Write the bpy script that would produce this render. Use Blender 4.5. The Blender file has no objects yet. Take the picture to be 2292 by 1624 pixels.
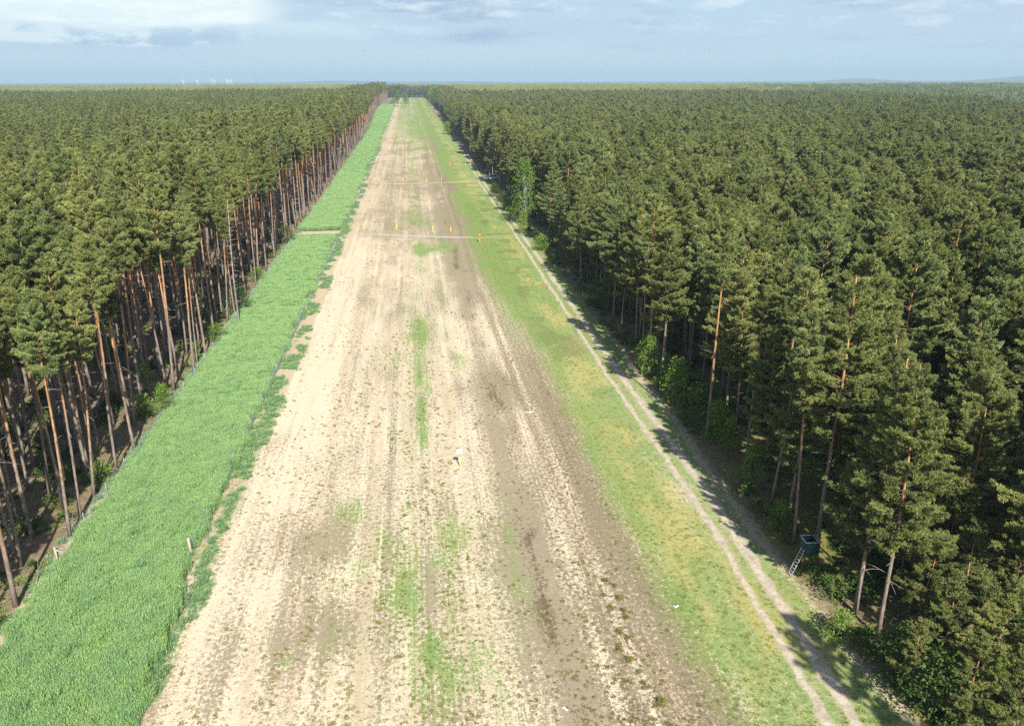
import bpy, bmesh, math, random
import numpy as np
from mathutils import Matrix, Vector

R = math.radians
rng = np.random.default_rng(7)
random.seed(7)
SC = bpy.context.scene
COL = SC.collection

# ------------------------------------------------------------------ camera
HCAM, FPX, W, H = 34.0, 800.0, 1024.0, 725.0
PITCH, YAW, ROLL = R(19.31), R(7.03), R(-0.15)
cam_d = bpy.data.cameras.new("camera")
cam = bpy.data.objects.new("camera", cam_d)
COL.objects.link(cam)
CAMROT = Matrix.Rotation(-YAW, 4, 'Z') @ Matrix.Rotation(math.pi / 2 - PITCH, 4, 'X') @ Matrix.Rotation(ROLL, 4, 'Z')
cam.matrix_world = Matrix.Translation((0, 0, HCAM)) @ CAMROT
cam_d.sensor_fit = 'HORIZONTAL'
cam_d.sensor_width = 36.0
cam_d.lens = 36.0 * FPX / W
cam_d.clip_start = 0.5
cam_d.clip_end = 60000
SC.camera = cam
SC.view_settings.view_transform = 'Standard'
SC.view_settings.look = 'None'
SC.view_settings.gamma = 1.0
SC.view_settings.exposure = 1.05
SC.cycles.max_bounces = 5
SC.cycles.diffuse_bounces = 1
SC.cycles.glossy_bounces = 2
SC.cycles.transmission_bounces = 3
SC.cycles.volume_bounces = 0
SC.cycles.use_denoising = False
SC.cycles.sample_clamp_indirect = 4.0

# ------------------------------------------------------------------ sun and sky
SUN_EL, SHADOW_AZ = R(40.0), R(-9.0)           # shadows fall this way, clockwise from +Y
sun_d = bpy.data.lights.new("sun", 'SUN')
sun_d.energy = 5.0
sun_d.angle = R(0.5)
sun_d.color = (1.0, 0.95, 0.86)
sun = bpy.data.objects.new("sun", sun_d)
COL.objects.link(sun)
ldir = Vector((math.sin(SHADOW_AZ) * math.cos(SUN_EL), math.cos(SHADOW_AZ) * math.cos(SUN_EL), -math.sin(SUN_EL)))
sun.rotation_mode = 'QUATERNION'
sun.rotation_quaternion = ldir.to_track_quat('-Z', 'Y')
sun.location = (0, -40, 120)

world = bpy.data.worlds.new("World")
SC.world = world
world.use_nodes = True


class NT:
    """small helper around a node tree"""
    def __init__(self, nt):
        self.nt = nt
        nt.nodes.clear()

    def n(self, kind, **kw):
        nd = self.nt.nodes.new(kind)
        for k, v in kw.items():
            setattr(nd, k, v)
        return nd

    def put(self, sock, v):
        if v is None:
            return
        if isinstance(v, bpy.types.NodeSocket):
            self.nt.links.new(v, sock)
        elif isinstance(v, (tuple, list)) and len(v) == 3 and sock.type == 'RGBA':
            sock.default_value = (*v, 1)
        else:
            sock.default_value = v

    def math(self, op, a, b=None, c=None, clamp=False):
        nd = self.n('ShaderNodeMath', operation=op, use_clamp=clamp)
        for s, v in zip(nd.inputs, (a, b, c)):
            self.put(s, v)
        return nd.outputs[0]

    def mix(self, f, a, b, mode='MIX'):
        nd = self.n('ShaderNodeMix', data_type='RGBA', blend_type=mode)
        self.put(nd.inputs[0], f)
        self.put(nd.inputs[6], a)
        self.put(nd.inputs[7], b)
        return nd.outputs[2]

    def sstep(self, v, a, b, lo=0.0, hi=1.0):
        nd = self.n('ShaderNodeMapRange', interpolation_type='SMOOTHSTEP')
        for s, x in zip(nd.inputs, (v, a, b, lo, hi)):
            self.put(s, x)
        return nd.outputs[0]

    def noise(self, vec, scale, detail=3.0, rough=0.55, dist=0.0):
        nd = self.n('ShaderNodeTexNoise')
        self.put(nd.inputs['Vector'], vec)
        nd.inputs['Scale'].default_value = scale
        nd.inputs['Detail'].default_value = detail
        nd.inputs['Roughness'].default_value = rough
        nd.inputs['Distortion'].default_value = dist
        return nd.outputs[0]

    def mapv(self, vec, scale=(1, 1, 1), loc=(0, 0, 0), rot=(0, 0, 0)):
        nd = self.n('ShaderNodeMapping')
        self.put(nd.inputs[0], vec)
        nd.inputs[1].default_value = loc
        nd.inputs[2].default_value = rot
        nd.inputs[3].default_value = scale
        return nd.outputs[0]

    def attr(self, name):
        nd = self.n('ShaderNodeAttribute', attribute_name=name)
        return nd.outputs['Fac']


t = NT(world.node_tree)
out = t.n('ShaderNodeOutputWorld')
bg = t.n('ShaderNodeBackground')
sky = t.n('ShaderNodeTexSky', sky_type='NISHITA')
sky.sun_disc = False
sky.sun_elevation = SUN_EL
sky.sun_rotation = R(180) + SHADOW_AZ
sky.altitude = 100
sky.air_density = 1.0
sky.dust_density = 1.2
SKY_STRENGTH = 0.09
bg.inputs[1].default_value = SKY_STRENGTH
tc = t.n('ShaderNodeTexCoord')
sep = t.n('ShaderNodeSeparateXYZ')
t.put(sep.inputs[0], tc.outputs['Generated'])
az = t.math('MULTIPLY', t.math('ARCTAN2', sep.outputs[0], sep.outputs[1]), 57.2958)
el = t.math('MULTIPLY', t.math('ARCSINE', sep.outputs[2]), 57.2958)
el = t.math('DIVIDE', el, t.math('MAXIMUM', t.math('COSINE', t.math('DIVIDE', t.math('SUBTRACT', az, 7.0), 57.2958)), 0.3))   # height above a level line across the view's heading
cv = t.n('ShaderNodeCombineXYZ')
t.put(cv.inputs[0], az)
t.put(cv.inputs[1], el)
uv = cv.outputs[0]
nbig = t.noise(t.mapv(uv, (0.055, 0.33, 1)), 1.0, 5, 0.55)
nmid = t.noise(t.mapv(uv, (0.10, 0.55, 1), (3.1, 1.7, 0)), 1.0, 6, 0.55)
nfine = t.noise(t.mapv(uv, (0.26, 0.85, 1), (9.1, 4.7, 0)), 1.0, 6, 0.6)
K = 0.82 / SKY_STRENGTH


def skc(c):
    return tuple(x * K for x in c)


# clear air: pale cyan-blue at the horizon, a little deeper above it
clear = t.mix(0.20, t.mix(t.sstep(el, 0.0, 5.5), skc((0.285, 0.425, 0.515)), skc((0.262, 0.395, 0.505))), sky.outputs[0])
edge0 = t.math('ADD', az, t.math('MULTIPLY', t.math('SUBTRACT', nfine, 0.5), 6.0))
# veil of grey-blue stratus over the sky, heavier away from the bright break
veil_m = t.math('MULTIPLY', t.sstep(t.math('ADD', nbig, t.math('MULTIPLY', el, 0.03)), 0.42, 0.68), t.sstep(el, 1.0, 3.0))
veil_m = t.math('MAXIMUM', veil_m, t.math('MULTIPLY', t.math('MULTIPLY', t.sstep(edge0, -9.5, -6.0), t.sstep(el, 1.3, 3.0)), 0.6))
c1 = t.mix(veil_m, clear, skc((0.325, 0.415, 0.500)))
# darker undersides in long flat bands
band_m = t.math('MULTIPLY', t.sstep(nmid, 0.50, 0.70), t.sstep(el, 1.6, 3.2))
c2 = t.mix(t.math('MULTIPLY', band_m, 0.9), c1, skc((0.215, 0.300, 0.415)))
# white flecks and lit edges on the stratus
fleck = t.math('MULTIPLY', t.sstep(t.math('ADD', nfine, t.math('MULTIPLY', el, 0.028)), 0.60, 0.80), t.sstep(el, 2.2, 4.5))
c3 = t.mix(t.math('MULTIPLY', fleck, 0.95), c2, skc((0.450, 0.530, 0.570)))
# the bright break in the clouds (upper left of the view)
edge_el = t.math('ADD', el, t.math('MULTIPLY', t.math('SUBTRACT', nmid, 0.5), 2.2))
edge_az = t.math('ADD', az, t.math('MULTIPLY', t.math('SUBTRACT', nfine, 0.5), 5.0))
brk_c = t.mix(t.sstep(t.math('ADD', nfine, t.math('MULTIPLY', t.math('SUBTRACT', nbig, 0.5), 0.6)), 0.32, 0.60), skc((0.490, 0.580, 0.600)), skc((0.580, 0.645, 0.630)))
brk = t.math('MULTIPLY', t.sstep(edge_el, 2.75, 3.6), t.sstep(edge_az, -6.6, -10.4))
c4 = t.mix(brk, c3, brk_c)
# tongue of the break running right beneath the stratus
tong = t.math('MULTIPLY', t.sstep(edge_el, 2.3, 3.0), t.sstep(edge_el, 3.9, 3.2))
tong = t.math('MULTIPLY', tong, t.math('MULTIPLY', t.sstep(edge_az, -16, -10), t.sstep(edge_az, -1.0, -5.0)))
c5 = t.mix(t.math('MULTIPLY', tong, 0.65), c4, skc((0.42, 0.515, 0.56)))
# row of cumulus heads with flat bases below the break
puffn = t.noise(t.mapv(uv, (0.34, 0.75, 1), (1.3, 2.2, 0)), 1.0, 4, 0.5)
base = t.math('MULTIPLY', t.sstep(edge_el, 2.3, 2.75), t.sstep(edge_el, 3.95, 3.2))
base = t.math('MULTIPLY', base, t.math('MULTIPLY', t.sstep(az, -40, -24.5), t.sstep(az, -8.0, -12.0)))
puff = t.math('MULTIPLY', base, t.sstep(puffn, 0.44, 0.56))
c6 = t.mix(t.math('MULTIPLY', base, 0.75), c5, skc((0.265, 0.370, 0.475)))
c7 = t.mix(t.math('MULTIPLY', puff, 0.95), c6, skc((0.47, 0.56, 0.585)))
c8 = t.mix(t.sstep(el, 7.0, 18.0), c7, sky.outputs[0])      # higher up: open clear sky
t.put(bg.inputs[0], c8)
t.nt.links.new(bg.outputs[0], out.inputs[0])


# ------------------------------------------------------------------ terrain, unprojection
def sm(v, a, b):
    k = np.clip((np.asarray(v, float) - a) / (b - a), 0, 1)
    return k * k * (3 - 2 * k)


def gauss(v):
    return np.exp(-np.asarray(v, float) ** 2)


def terrain(x, y):
    return 8.0 * sm(y, 150, 1500) - 9.0 * sm(y, 1750, 3600) + 0.0 * np.asarray(x, float)


ROT3 = CAMROT.to_3x3()
ROTN = np.array(ROT3)


def unproj(dx, dy, z=0.0):
    """photo position (2291 px wide view) -> world point at height z above the ground there"""
    px, py = dx * 1024 / 2291, dy * 1024 / 2291
    d = ROT3 @ Vector(((px - W / 2) / FPX, -(py - H / 2) / FPX, -1))
    s = (HCAM - z) / -d.z if d.z < -1e-4 else 2000
    for _ in range(60):
        g = float(terrain(s * d.x, s * d.y)) + z
        if d.z > -1e-4:
            break
        s = 0.5 * s + 0.5 * (HCAM - g) / -d.z
    return Vector((s * d.x, s * d.y, HCAM + s * d.z))


def project(p):
    """(N,3) world -> pixel x, y and depth"""
    q = (np.asarray(p, float) - np.array([0, 0, HCAM])) @ ROTN
    zc = -q[:, 2]
    zz = np.where(np.abs(zc) < 1e-3, 1e-3, zc)
    return W / 2 + FPX * q[:, 0] / zz, H / 2 - FPX * q[:, 1] / zz, zc


def vnoise(x, y, seed=0):
    """smooth value noise in 0..1"""
    x = np.asarray(x, float)
    y = np.asarray(y, float)
    xi = np.floor(x).astype(np.int64)
    yi = np.floor(y).astype(np.int64)
    fx, fy = x - xi, y - yi
    fx = fx * fx * (3 - 2 * fx)
    fy = fy * fy * (3 - 2 * fy)

    def h(a, b):
        n = (a * 374761393 + b * 668265263 + seed * 974634777) & 0xFFFFFFFF
        n = ((n ^ (n >> 13)) * 1274126177) & 0xFFFFFFFF
        return ((n ^ (n >> 16)) & 0xFFFF) / 65535.0
    return (h(xi, yi) * (1 - fx) + h(xi + 1, yi) * fx) * (1 - fy) + (h(xi, yi + 1) * (1 - fx) + h(xi + 1, yi + 1) * fx) * fy


def fbm(x, y, seed=0, o=4):
    s, a, tot = 0, 0.5, 0
    for k in range(o):
        s = s + a * vnoise(x * 2 ** k, y * 2 ** k, seed + k * 17)
        tot += a
        a *= 0.5
    return s / tot


# ------------------------------------------------------------------ object helpers
def tag(o, label=None, cat=None, group=None, kind=None):
    if label:
        o['label'] = label
    if cat:
        o['category'] = cat
    if group:
        o['group'] = group
    if kind:
        o['kind'] = kind
    return o


def empty(name, loc, rz=0.0):
    o = bpy.data.objects.new(name, None)
    o.empty_display_size = 0.3
    o.location = loc
    o.rotation_euler = (0, 0, rz)
    COL.objects.link(o)
    return o


class MB:
    """numpy mesh builder; every addition may carry a material slot and a float tint / hgt"""
    def __init__(self):
        self.v, self.f, self.m, self.t, self.h, self.n = [], [], [], [], [], 0

    def add(self, verts, faces, mat=0, tint=0.5, hgt=0.0):
        verts = np.asarray(verts, float).reshape(-1, 3)
        k = len(verts)
        self.v.append(verts)
        self.t.append(np.broadcast_to(np.asarray(tint, float), (k,)).copy())
        self.h.append(np.broadcast_to(np.asarray(hgt, float), (k,)).copy())
        faces = np.asarray(faces, int) + self.n
        self.f.append(faces)
        self.m.append(np.full(len(faces), mat, int))
        self.n += k

    def tube(self, pts, rad, sides=6, mat=0, tint=0.5, hgt=None, cap=True):
        pts = np.asarray(pts, float)
        k = len(pts)
        rad = np.broadcast_to(np.asarray(rad, float), (k,))
        tan = np.gradient(pts, axis=0)
        tan /= np.linalg.norm(tan, axis=1, keepdims=True) + 1e-9
        ref = np.where(np.abs(tan[:, 2:3]) > 0.9, np.array([[1.0, 0, 0]]), np.array([[0, 0, 1.0]]))
        a = np.cross(tan, ref)
        a /= np.linalg.norm(a, axis=1, keepdims=True) + 1e-9
        b = np.cross(tan, a)
        ang = np.arange(sides) * 2 * math.pi / sides
        vs = pts[:, None] + rad[:, None, None] * (np.cos(ang)[None, :, None] * a[:, None] + np.sin(ang)[None, :, None] * b[:, None])
        fs = []
        for i in range(k - 1):
            for j in range(sides):
                j2 = (j + 1) % sides
                fs.append((i * sides + j, i * sides + j2, (i + 1) * sides + j2, (i + 1) * sides + j))
        hh = 0.0 if hgt is None else np.repeat(np.broadcast_to(np.asarray(hgt, float), (k,)), sides)
        self.add(vs.reshape(-1, 3), fs, mat, tint, hh)
        if cap and sides == 4:
            n0 = self.n - k * sides
            self.f.append(np.array([[n0, n0 + 1, n0 + 2, n0 + 3], [self.n - 4, self.n - 3, self.n - 2, self.n - 1]]))
            self.m.append(np.full(2, mat, int))
        elif cap:
            c = self.n
            self.v.append(pts[[0, -1]])
            self.t.append(np.full(2, 0.5))
            hv = (0.0, 0.0) if hgt is None else (np.broadcast_to(np.asarray(hgt, float), (k,))[0], np.broadcast_to(np.asarray(hgt, float), (k,))[-1])
            self.h.append(np.array(hv, float))
            n0 = c - k * sides
            fs = [(c, n0 + (j + 1) % sides, n0 + j) for j in range(sides)]
            n1 = c - sides
            fs += [(c + 1, n1 + j, n1 + (j + 1) % sides) for j in range(sides)]
            self.f.append(np.array(fs))
            self.m.append(np.full(len(fs), mat, int))
            self.n += 2

    def box(self, c, s, rot=None, mat=0, tint=0.5):
        c = np.asarray(c, float)
        h = np.asarray(s, float) / 2
        v = np.array([[x, y, z] for x in (-1, 1) for y in (-1, 1) for z in (-1, 1)], float) * h
        if rot is not None:
            v = v @ np.array(rot).T
        v = v + c
        self.add(v, [(0, 1, 3, 2), (4, 6, 7, 5), (0, 4, 5, 1), (2, 3, 7, 6), (0, 2, 6, 4), (1, 5, 7, 3)], mat, tint)

    def mesh(self, name, mats, smooth=False):
        me = bpy.data.meshes.new(name)
        V = np.concatenate(self.v)
        me.vertices.add(len(V))
        me.vertices.foreach_set('co', V.astype(np.float32).ravel())
        if self.f:
            loops = np.concatenate([f.ravel() for f in self.f])
            sizes = np.concatenate([np.full(len(f), f.shape[1]) for f in self.f])
            starts = np.concatenate([[0], np.cumsum(sizes)[:-1]])
            me.loops.add(len(loops))
            me.loops.foreach_set('vertex_index', loops.astype(np.int32))
            me.polygons.add(len(sizes))
            me.polygons.foreach_set('loop_start', starts.astype(np.int32))
            me.polygons.foreach_set('loop_total', sizes.astype(np.int32))
            me.polygons.foreach_set('material_index', np.concatenate(self.m).astype(np.int32))
            if smooth:
                me.polygons.foreach_set('use_smooth', np.ones(len(sizes), bool))
        for nm, arr in (('tint', self.t), ('hgt', self.h)):
            a = me.attributes.new(nm, 'FLOAT', 'POINT')
            a.data.foreach_set('value', np.concatenate(arr).astype(np.float32))
        for m in mats:
            me.materials.append(m)
        me.update(calc_edges=True)
        me.validate()
        return me

    def build(self, name, mats, parent=None, smooth=False, loc=None, rz=0.0):
        if not isinstance(mats, (list, tuple)):
            mats = [mats]
        o = bpy.data.objects.new(name, self.mesh(name, mats, smooth))
        COL.objects.link(o)
        if parent:
            o.parent = parent
        if loc is not None:
            o.location = loc
            o.rotation_euler = (0, 0, rz)
        return o


def ob(name, me, parent=None):
    o = bpy.data.objects.new(name, me)
    COL.objects.link(o)
    if parent:
        o.parent = parent
    return o


# ------------------------------------------------------------------ materials
def new_mat(name):
    m = bpy.data.materials.new(name)
    m.use_nodes = True
    t = NT(m.node_tree)
    o = t.n('ShaderNodeOutputMaterial')
    p = t.n('ShaderNodeBsdfPrincipled')
    p.inputs['Roughness'].default_value = 0.9
    p.inputs['Specular IOR Level'].default_value = 0.15
    t.nt.links.new(p.outputs[0], o.inputs[0])
    t.out, t.bsdf = o, p
    return m, t


def pos(t):
    return t.n('ShaderNodeNewGeometry').outputs['Position']


def leaf_mat(name, dark, mid, light, translucent=0.25, spot=0.0, wcol=None):
    """foliage: three tones over per-clump tint, per-plant chance and slow variation over the land"""
    m, t = new_mat(name)
    oi = t.n('ShaderNodeObjectInfo')
    tint = t.attr('tint')
    land = t.noise(t.mapv(pos(t), (1, 1, 0)), 0.018, 5, 0.65)
    k = t.math('ADD', t.math('MULTIPLY', tint, 0.62), t.math('MULTIPLY', oi.outputs['Random'], 0.38))
    k = t.math('ADD', k, t.math('MULTIPLY', t.math('SUBTRACT', land, 0.5), 0.5), clamp=True)
    a = t.mix(t.sstep(k, 0.05, 0.5), dark, mid)
    a = t.mix(t.sstep(k, 0.5, 0.98), a, light)
    if wcol:
        hue = t.math('FRACT', t.math('MULTIPLY', oi.outputs['Random'], 7.31))
        a = t.mix(t.sstep(hue, 0.55, 1.0, 0.0, 0.7), a, t.mix(1.0, a, wcol, 'MULTIPLY'))
    t.put(t.bsdf.inputs['Base Color'], a)
    t.bsdf.inputs['Roughness'].default_value = 0.65
    t.bsdf.inputs['Specular IOR Level'].default_value = 0.25
    if translucent:
        tr = t.n('ShaderNodeBsdfTranslucent')
        t.put(tr.inputs[0], a)
        mx = t.n('ShaderNodeMixShader')
        mx.inputs[0].default_value = translucent
        t.nt.links.new(t.bsdf.outputs[0], mx.inputs[1])
        t.nt.links.new(tr.outputs[0], mx.inputs[2])
        t.nt.links.new(mx.outputs[0], t.out.inputs[0])
    return m


def bark_mat(name, low, high, z0, z1, rough=0.95):
    m, t = new_mat(name)
    h = t.attr('hgt')
    oi = t.n('ShaderNodeObjectInfo')
    n1 = t.noise(t.mapv(pos(t), (6, 6, 1.6)), 1.0, 4, 0.6)
    hh = t.math('ADD', h, t.math('MULTIPLY', t.math('SUBTRACT', n1, 0.5), 0.35))
    hh = t.math('ADD', hh, t.math('MULTIPLY', t.math('SUBTRACT', oi.outputs['Random'], 0.5), 0.25))
    c = t.mix(t.sstep(hh, z0, z1), low, high)
    c = t.mix(t.sstep(n1, 0.35, 0.7, 0.55, 0.0), c, (0.05, 0.038, 0.03))
    t.put(t.bsdf.inputs['Base Color'], c)
    t.bsdf.inputs['Roughness'].default_value = rough
    return m


def plain_mat(name, col, rough=0.6, var=0.18, scale=9.0, spec=0.3, metal=0.0):
    m, t = new_mat(name)
    n1 = t.noise(t.n('ShaderNodeTexCoord').outputs['Object'], scale, 4, 0.6)
    d = tuple(c * (1 - var) for c in col)
    l = tuple(min(1, c * (1 + var)) for c in col)
    t.put(t.bsdf.inputs['Base Color'], t.mix(t.sstep(n1, 0.3, 0.7), d, l))
    t.bsdf.inputs['Roughness'].default_value = rough
    t.bsdf.inputs['Specular IOR Level'].default_value = spec
    t.bsdf.inputs['Metallic'].default_value = metal
    return m


M = {}
M['needle'] = leaf_mat('pine_needles', (0.088, 0.110, 0.031), (0.178, 0.206, 0.057), (0.325, 0.345, 0.108), 0.10, wcol=(0.84, 1.0, 1.2))
M['needle_dry'] = leaf_mat('dry_needles', (0.10, 0.07, 0.02), (0.16, 0.12, 0.03), (0.21, 0.17, 0.05), 0.2)
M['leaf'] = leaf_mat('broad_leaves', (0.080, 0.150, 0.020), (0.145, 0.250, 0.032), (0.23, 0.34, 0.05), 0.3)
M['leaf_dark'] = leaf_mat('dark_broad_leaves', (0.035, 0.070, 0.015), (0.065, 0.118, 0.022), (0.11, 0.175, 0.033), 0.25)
M['leaf_far'] = leaf_mat('far_broad_leaves', (0.070, 0.100, 0.038), (0.115, 0.155, 0.062), (0.235, 0.260, 0.150), 0.2)
M['bark'] = bark_mat('pine_bark', (0.250, 0.205, 0.168), (0.46, 0.245, 0.110), 0.22, 0.62)
M['twig'] = bark_mat('twig_bark', (0.17, 0.115, 0.075), (0.21, 0.14, 0.085), 0.2, 0.8)
M['dead'] = bark_mat('dead_wood', (0.30, 0.26, 0.22), (0.40, 0.35, 0.29), 0.2, 0.8)
M['birch'] = bark_mat('birch_bark', (0.42, 0.40, 0.36), (0.60, 0.58, 0.53), 0.0, 0.3)
M['brown_stem'] = bark_mat('bush_stems', (0.11, 0.08, 0.05), (0.13, 0.10, 0.06), 0.2, 0.8)

# ------------------------------------------------------------------ ground fields
TRACK_PX = [(1905, 1720), (1850, 1624), (1809, 1540), (1622, 1225), (1510, 1054), (1355, 834), (1154, 524), (1075, 411), (1010, 287), (966, 240)]
TR = [unproj(*p) for p in TRACK_PX]
TRY = np.array([-60.0] + [p.y for p in TR] + [1500.0])
TRX = np.array([TR[0].x] + [p.x for p in TR] + [TR[-1].x])


def track_x(y):
    """x of the left rut"""
    return np.interp(y, TRY, TRX) + 0.5 * (fbm(np.asarray(y) / 14.0, 3.3, 5, 2) - 0.5)


XA = [unproj(772, 521), unproj(900, 526), unproj(1010, 530), unproj(1150, 532)]
XB = [unproj(835, 411), unproj(960, 409), unproj(1090, 404)]
XC = [unproj(882, 261), unproj(950, 261)]


def cross_y(x, P):
    return np.interp(x, [p.x for p in P], [p.y for p in P])


Y_BREAK = float(cross_y(-22, XA)) + 1.5      # trodden gap across the crop strip


def crop_l(y):
    return -26.9 + 1.6 * (fbm(np.asarray(y) / 9.0, 1.1, 31, 3) - 0.5) - 0.3


def crop_r(y):
    return -17.6 + 0.8 * (fbm(np.asarray(y) / 7.0, 7.1, 37, 3) - 0.5) + 1.0 * sm(y, 58, 40)


def fields(x, y):
    """slowly varying ground cover over world x, y (numpy arrays)"""
    F = {}
    xw = x + 2.2 * (fbm(y / 26.0, x * 0 + 2.5, 1, 3) - 0.5) + 0.9 * (fbm(x / 3.0, y / 9.0, 2, 3) - 0.5)
    inside = sm(xw, -28.6, -27.0) * (1 - sm(xw, 26.0, 28.0))
    clump = fbm(x / 2.2, y / 5.0, 3, 4)
    streak = fbm(x / 1.1, y / 40.0, 4, 4)
    streak2 = fbm(x / 0.6, y / 22.0, 9, 3)
    big = fbm(x / 9.0, y / 22.0, 5, 3)
    rx = track_x(y)
    # bare, pale sand
    RUTS = []
    lane = fbm(x / 0.9, y / 90.0, 4, 3)
    bare = 0.66 * sm(xw, -16.2, -14.6) * (1 - sm(xw, -11.6, -9.6)) + 0.62 * sm(xw, -11.6, -9.6)
    bare += 0.55 * (streak - 0.5) + 0.8 * (lane - 0.5) + 0.4 * (streak2 - 0.5) + 0.25 * (clump - 0.5)
    bare += 0.36 * gauss((x - 10.4 - 0.3 * np.sin(y / 30)) / 0.30) * (0.4 + streak2) + 0.34 * gauss((x - 12.1 - 0.3 * np.sin(y / 30)) / 0.28) * (0.4 + streak2)
    for u_ in (-15.0, -13.3, -12.1, -10.4, -7.4, -5.7, -3.2, -1.5, 3.4, 5.1):
        RUTS.append(u_)
        bare += 0.38 * gauss((x - u_ - 0.25 * np.sin(y / 33 + u_)) / 0.30) * sm(fbm(x * 0 + u_, y / 16, 24, 3), 0.35, 0.6)
    for (px, py, rx_, ry_, a) in ((560, 1290, 7, 0.9, 0.5), (800, 1275, 7, 0.7, 0.35), (1050, 1300, 8, 1.0, 0.3), (470, 1300, 3.0, 2.2, 0.4),
                                  (820, 560, 2.2, 14, 0.3), (700, 900, 2.0, 20, 0.2), (1060, 690, 1.1, 1.6, 0.9), (640, 950, 1.5, 9, 0.2)):
        p = unproj(px, py)
        bare += a * gauss((x - p.x) / rx_) * gauss((y - p.y) / ry_)
    bare *= 1 - 0.40 * sm(y, 110, 190) - 0.15 * sm(y, 190, 420)
    F['bare'] = np.clip(bare * (1 - sm(xw, 24.5, 27.0)), 0, 1.3)
    # dry brown litter and dark worked soil
    tr_ = 0.55 * (fbm(x / 1.4, y / 30.0, 26, 3) - 0.5)
    F['soil'] = np.clip(0.80 * sm(xw, 8.6, 12.0) * (1 - sm(xw, 17.5, 19.5)) + 0.30 * gauss((xw - 8.6) / 1.8) + tr_ + 0.20 * sm(y, 110, 200) * sm(xw, 3, 8) - 0.12
                        - 0.42 * gauss((x - 10.4 - 0.3 * np.sin(y / 30)) / 0.3) - 0.42 * gauss((x - 12.1 - 0.3 * np.sin(y / 30)) / 0.3), 0, 1.1)
    brown = 0.30 * sm(xw, 2.0, 8.0) * (1 - sm(xw, 16.0, 18.5)) + 0.22 * sm(xw, -10.5, -8) * (1 - sm(xw, 2, 6)) + 0.15 + 0.16 * sm(y, 110, 200)
    brown += 0.65 * (clump - 0.5) + 0.50 * (lane - 0.5) + 0.75 * (big - 0.5) + 0.6 * (streak - 0.5) + 0.30 * gauss((xw - 7.8) / 1.3)
    for u_ in RUTS:
        brown -= 0.24 * sm(fbm(x * 0 + u_, y / 14, 25, 3), 0.38, 0.62) * gauss((x - u_ - 0.25 * np.sin(y / 33 + u_)) / 0.28) - 0.10 * gauss((x - u_ - 0.45 - 0.25 * np.sin(y / 33 + u_)) / 0.22)
    for (px, py, rx_, ry_, a) in ((1190, 1170, 0.9, 5, 0.55), (1185, 1265, 2.2, 0.8, 0.5), (1290, 1500, 0.8, 4, 0.5), (1240, 1390, 1.2, 2.5, 0.45), (1120, 860, 1.0, 14, 0.5),
                                  (620, 1470, 3.0, 4.0, 0.35), (720, 1400, 2.5, 3.0, 0.25), (1040, 600, 1.6, 18, 0.5), (1000, 480, 3.0, 20, 0.4), (1010, 460, 1.4, 40, 0.4),
                                  (1060, 640, 1.0, 12, 0.4), (1480, 1340, 2.2, 5, 0.35), (1640, 1580, 1.6, 4, 0.3), (700, 1200, 3, 3, 0.3), (1000, 350, 4, 60, 0.3)):
        p = unproj(px, py)
        brown += a * gauss((x - p.x) / rx_) * gauss((y - p.y) / ry_)
    F['brown'] = np.clip(brown, 0, 1.2)
    F['dark'] = np.clip(0.55 * gauss((xw - 8.6) / 0.8) * sm(fbm(x / 1.5, y / 7.0, 21, 3), 0.45, 0.65) + 0.4 * gauss((xw - 9.0) / 2.6) * sm(fbm(x / 2.0, y / 5.0, 22, 3), 0.55, 0.75)
                        + 0.30 * sm(xw, 9, 12) * (1 - sm(xw, 15.5, 17)) * sm(fbm(x / 1.6, y / 6.0, 23, 3), 0.42, 0.7), 0, 1)
    # grass
    meadow = sm(xw + 1.6 * (fbm(x / 1.2, y / 5.0, 27, 3) - 0.5), 14.0 - 2.5 * sm(y, 100, 160), 17.8 + 1.2 * sm(y, 70, 45)) * (1 - sm(xw, 25.6, 27.4))
    green = 0.80 * meadow * (0.75 + 0.6 * (clump - 0.5) + 0.6 * (big - 0.4))
    green += 0.34 * gauss((xw - 0.7) / 1.9) * sm(fbm(x / 2.5, y / 11.0, 6, 3), 0.40, 0.62)
    green += 0.85 * gauss((xw + 16.6) / 1.3) * sm(fbm(x / 1.6, y / 3.2, 7, 3), 0.36, 0.55) + 0.06
    green += 0.25 * sm(big, 0.58, 0.75) * sm(xw, -10, -6) * (1 - sm(xw, 8, 12))
    green += 0.45 * sm(y, 240, 700) * sm(xw, -13, -9) + 0.52 * sm(xw, 9.0, 14) * sm(y, 75, 140) + 0.22 * sm(fbm(x / 1.6, y / 4.0, 29, 3), 0.54, 0.70) * sm(xw, -13, -8) * (1 - sm(xw, 6, 11))
    for (px, py, rx_, ry_, a) in ((965, 556, 4.5, 7, 0.6), (1030, 810, 1.6, 5, 0.45), (935, 880, 0.8, 14, 0.4), (990, 760, 2.2, 7, 0.25), (640, 1475, 0.5, 0.9, 0.6), (970, 1460, 0.7, 1.8, 0.55),
                                  (935, 290, 4.0, 120, 0.45), (450, 1330, 0.7, 2.2, 0.8), (930, 440, 1.2, 5, 0.7), (935, 462, 1.0, 3, 0.7), (1090, 470, 4, 40, 0.3), (905, 1310, 0.5, 2.0, 0.4)):
        p = unproj(px, py)
        green += a * gauss((x - p.x) / rx_) * gauss((y - p.y) / ry_)
    green -= 0.55 * sm(y, 150, 240) * sm(xw, 10, 14) * sm(fbm(x / 7.0, y / 35.0, 28, 3), 0.45, 0.6)
    green += 0.7 * gauss((y - Y_BREAK + 5) / 3.5) * (1 - sm(xw, -18, -17))
    F['green'] = np.clip(green, 0, 1.2)
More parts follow.
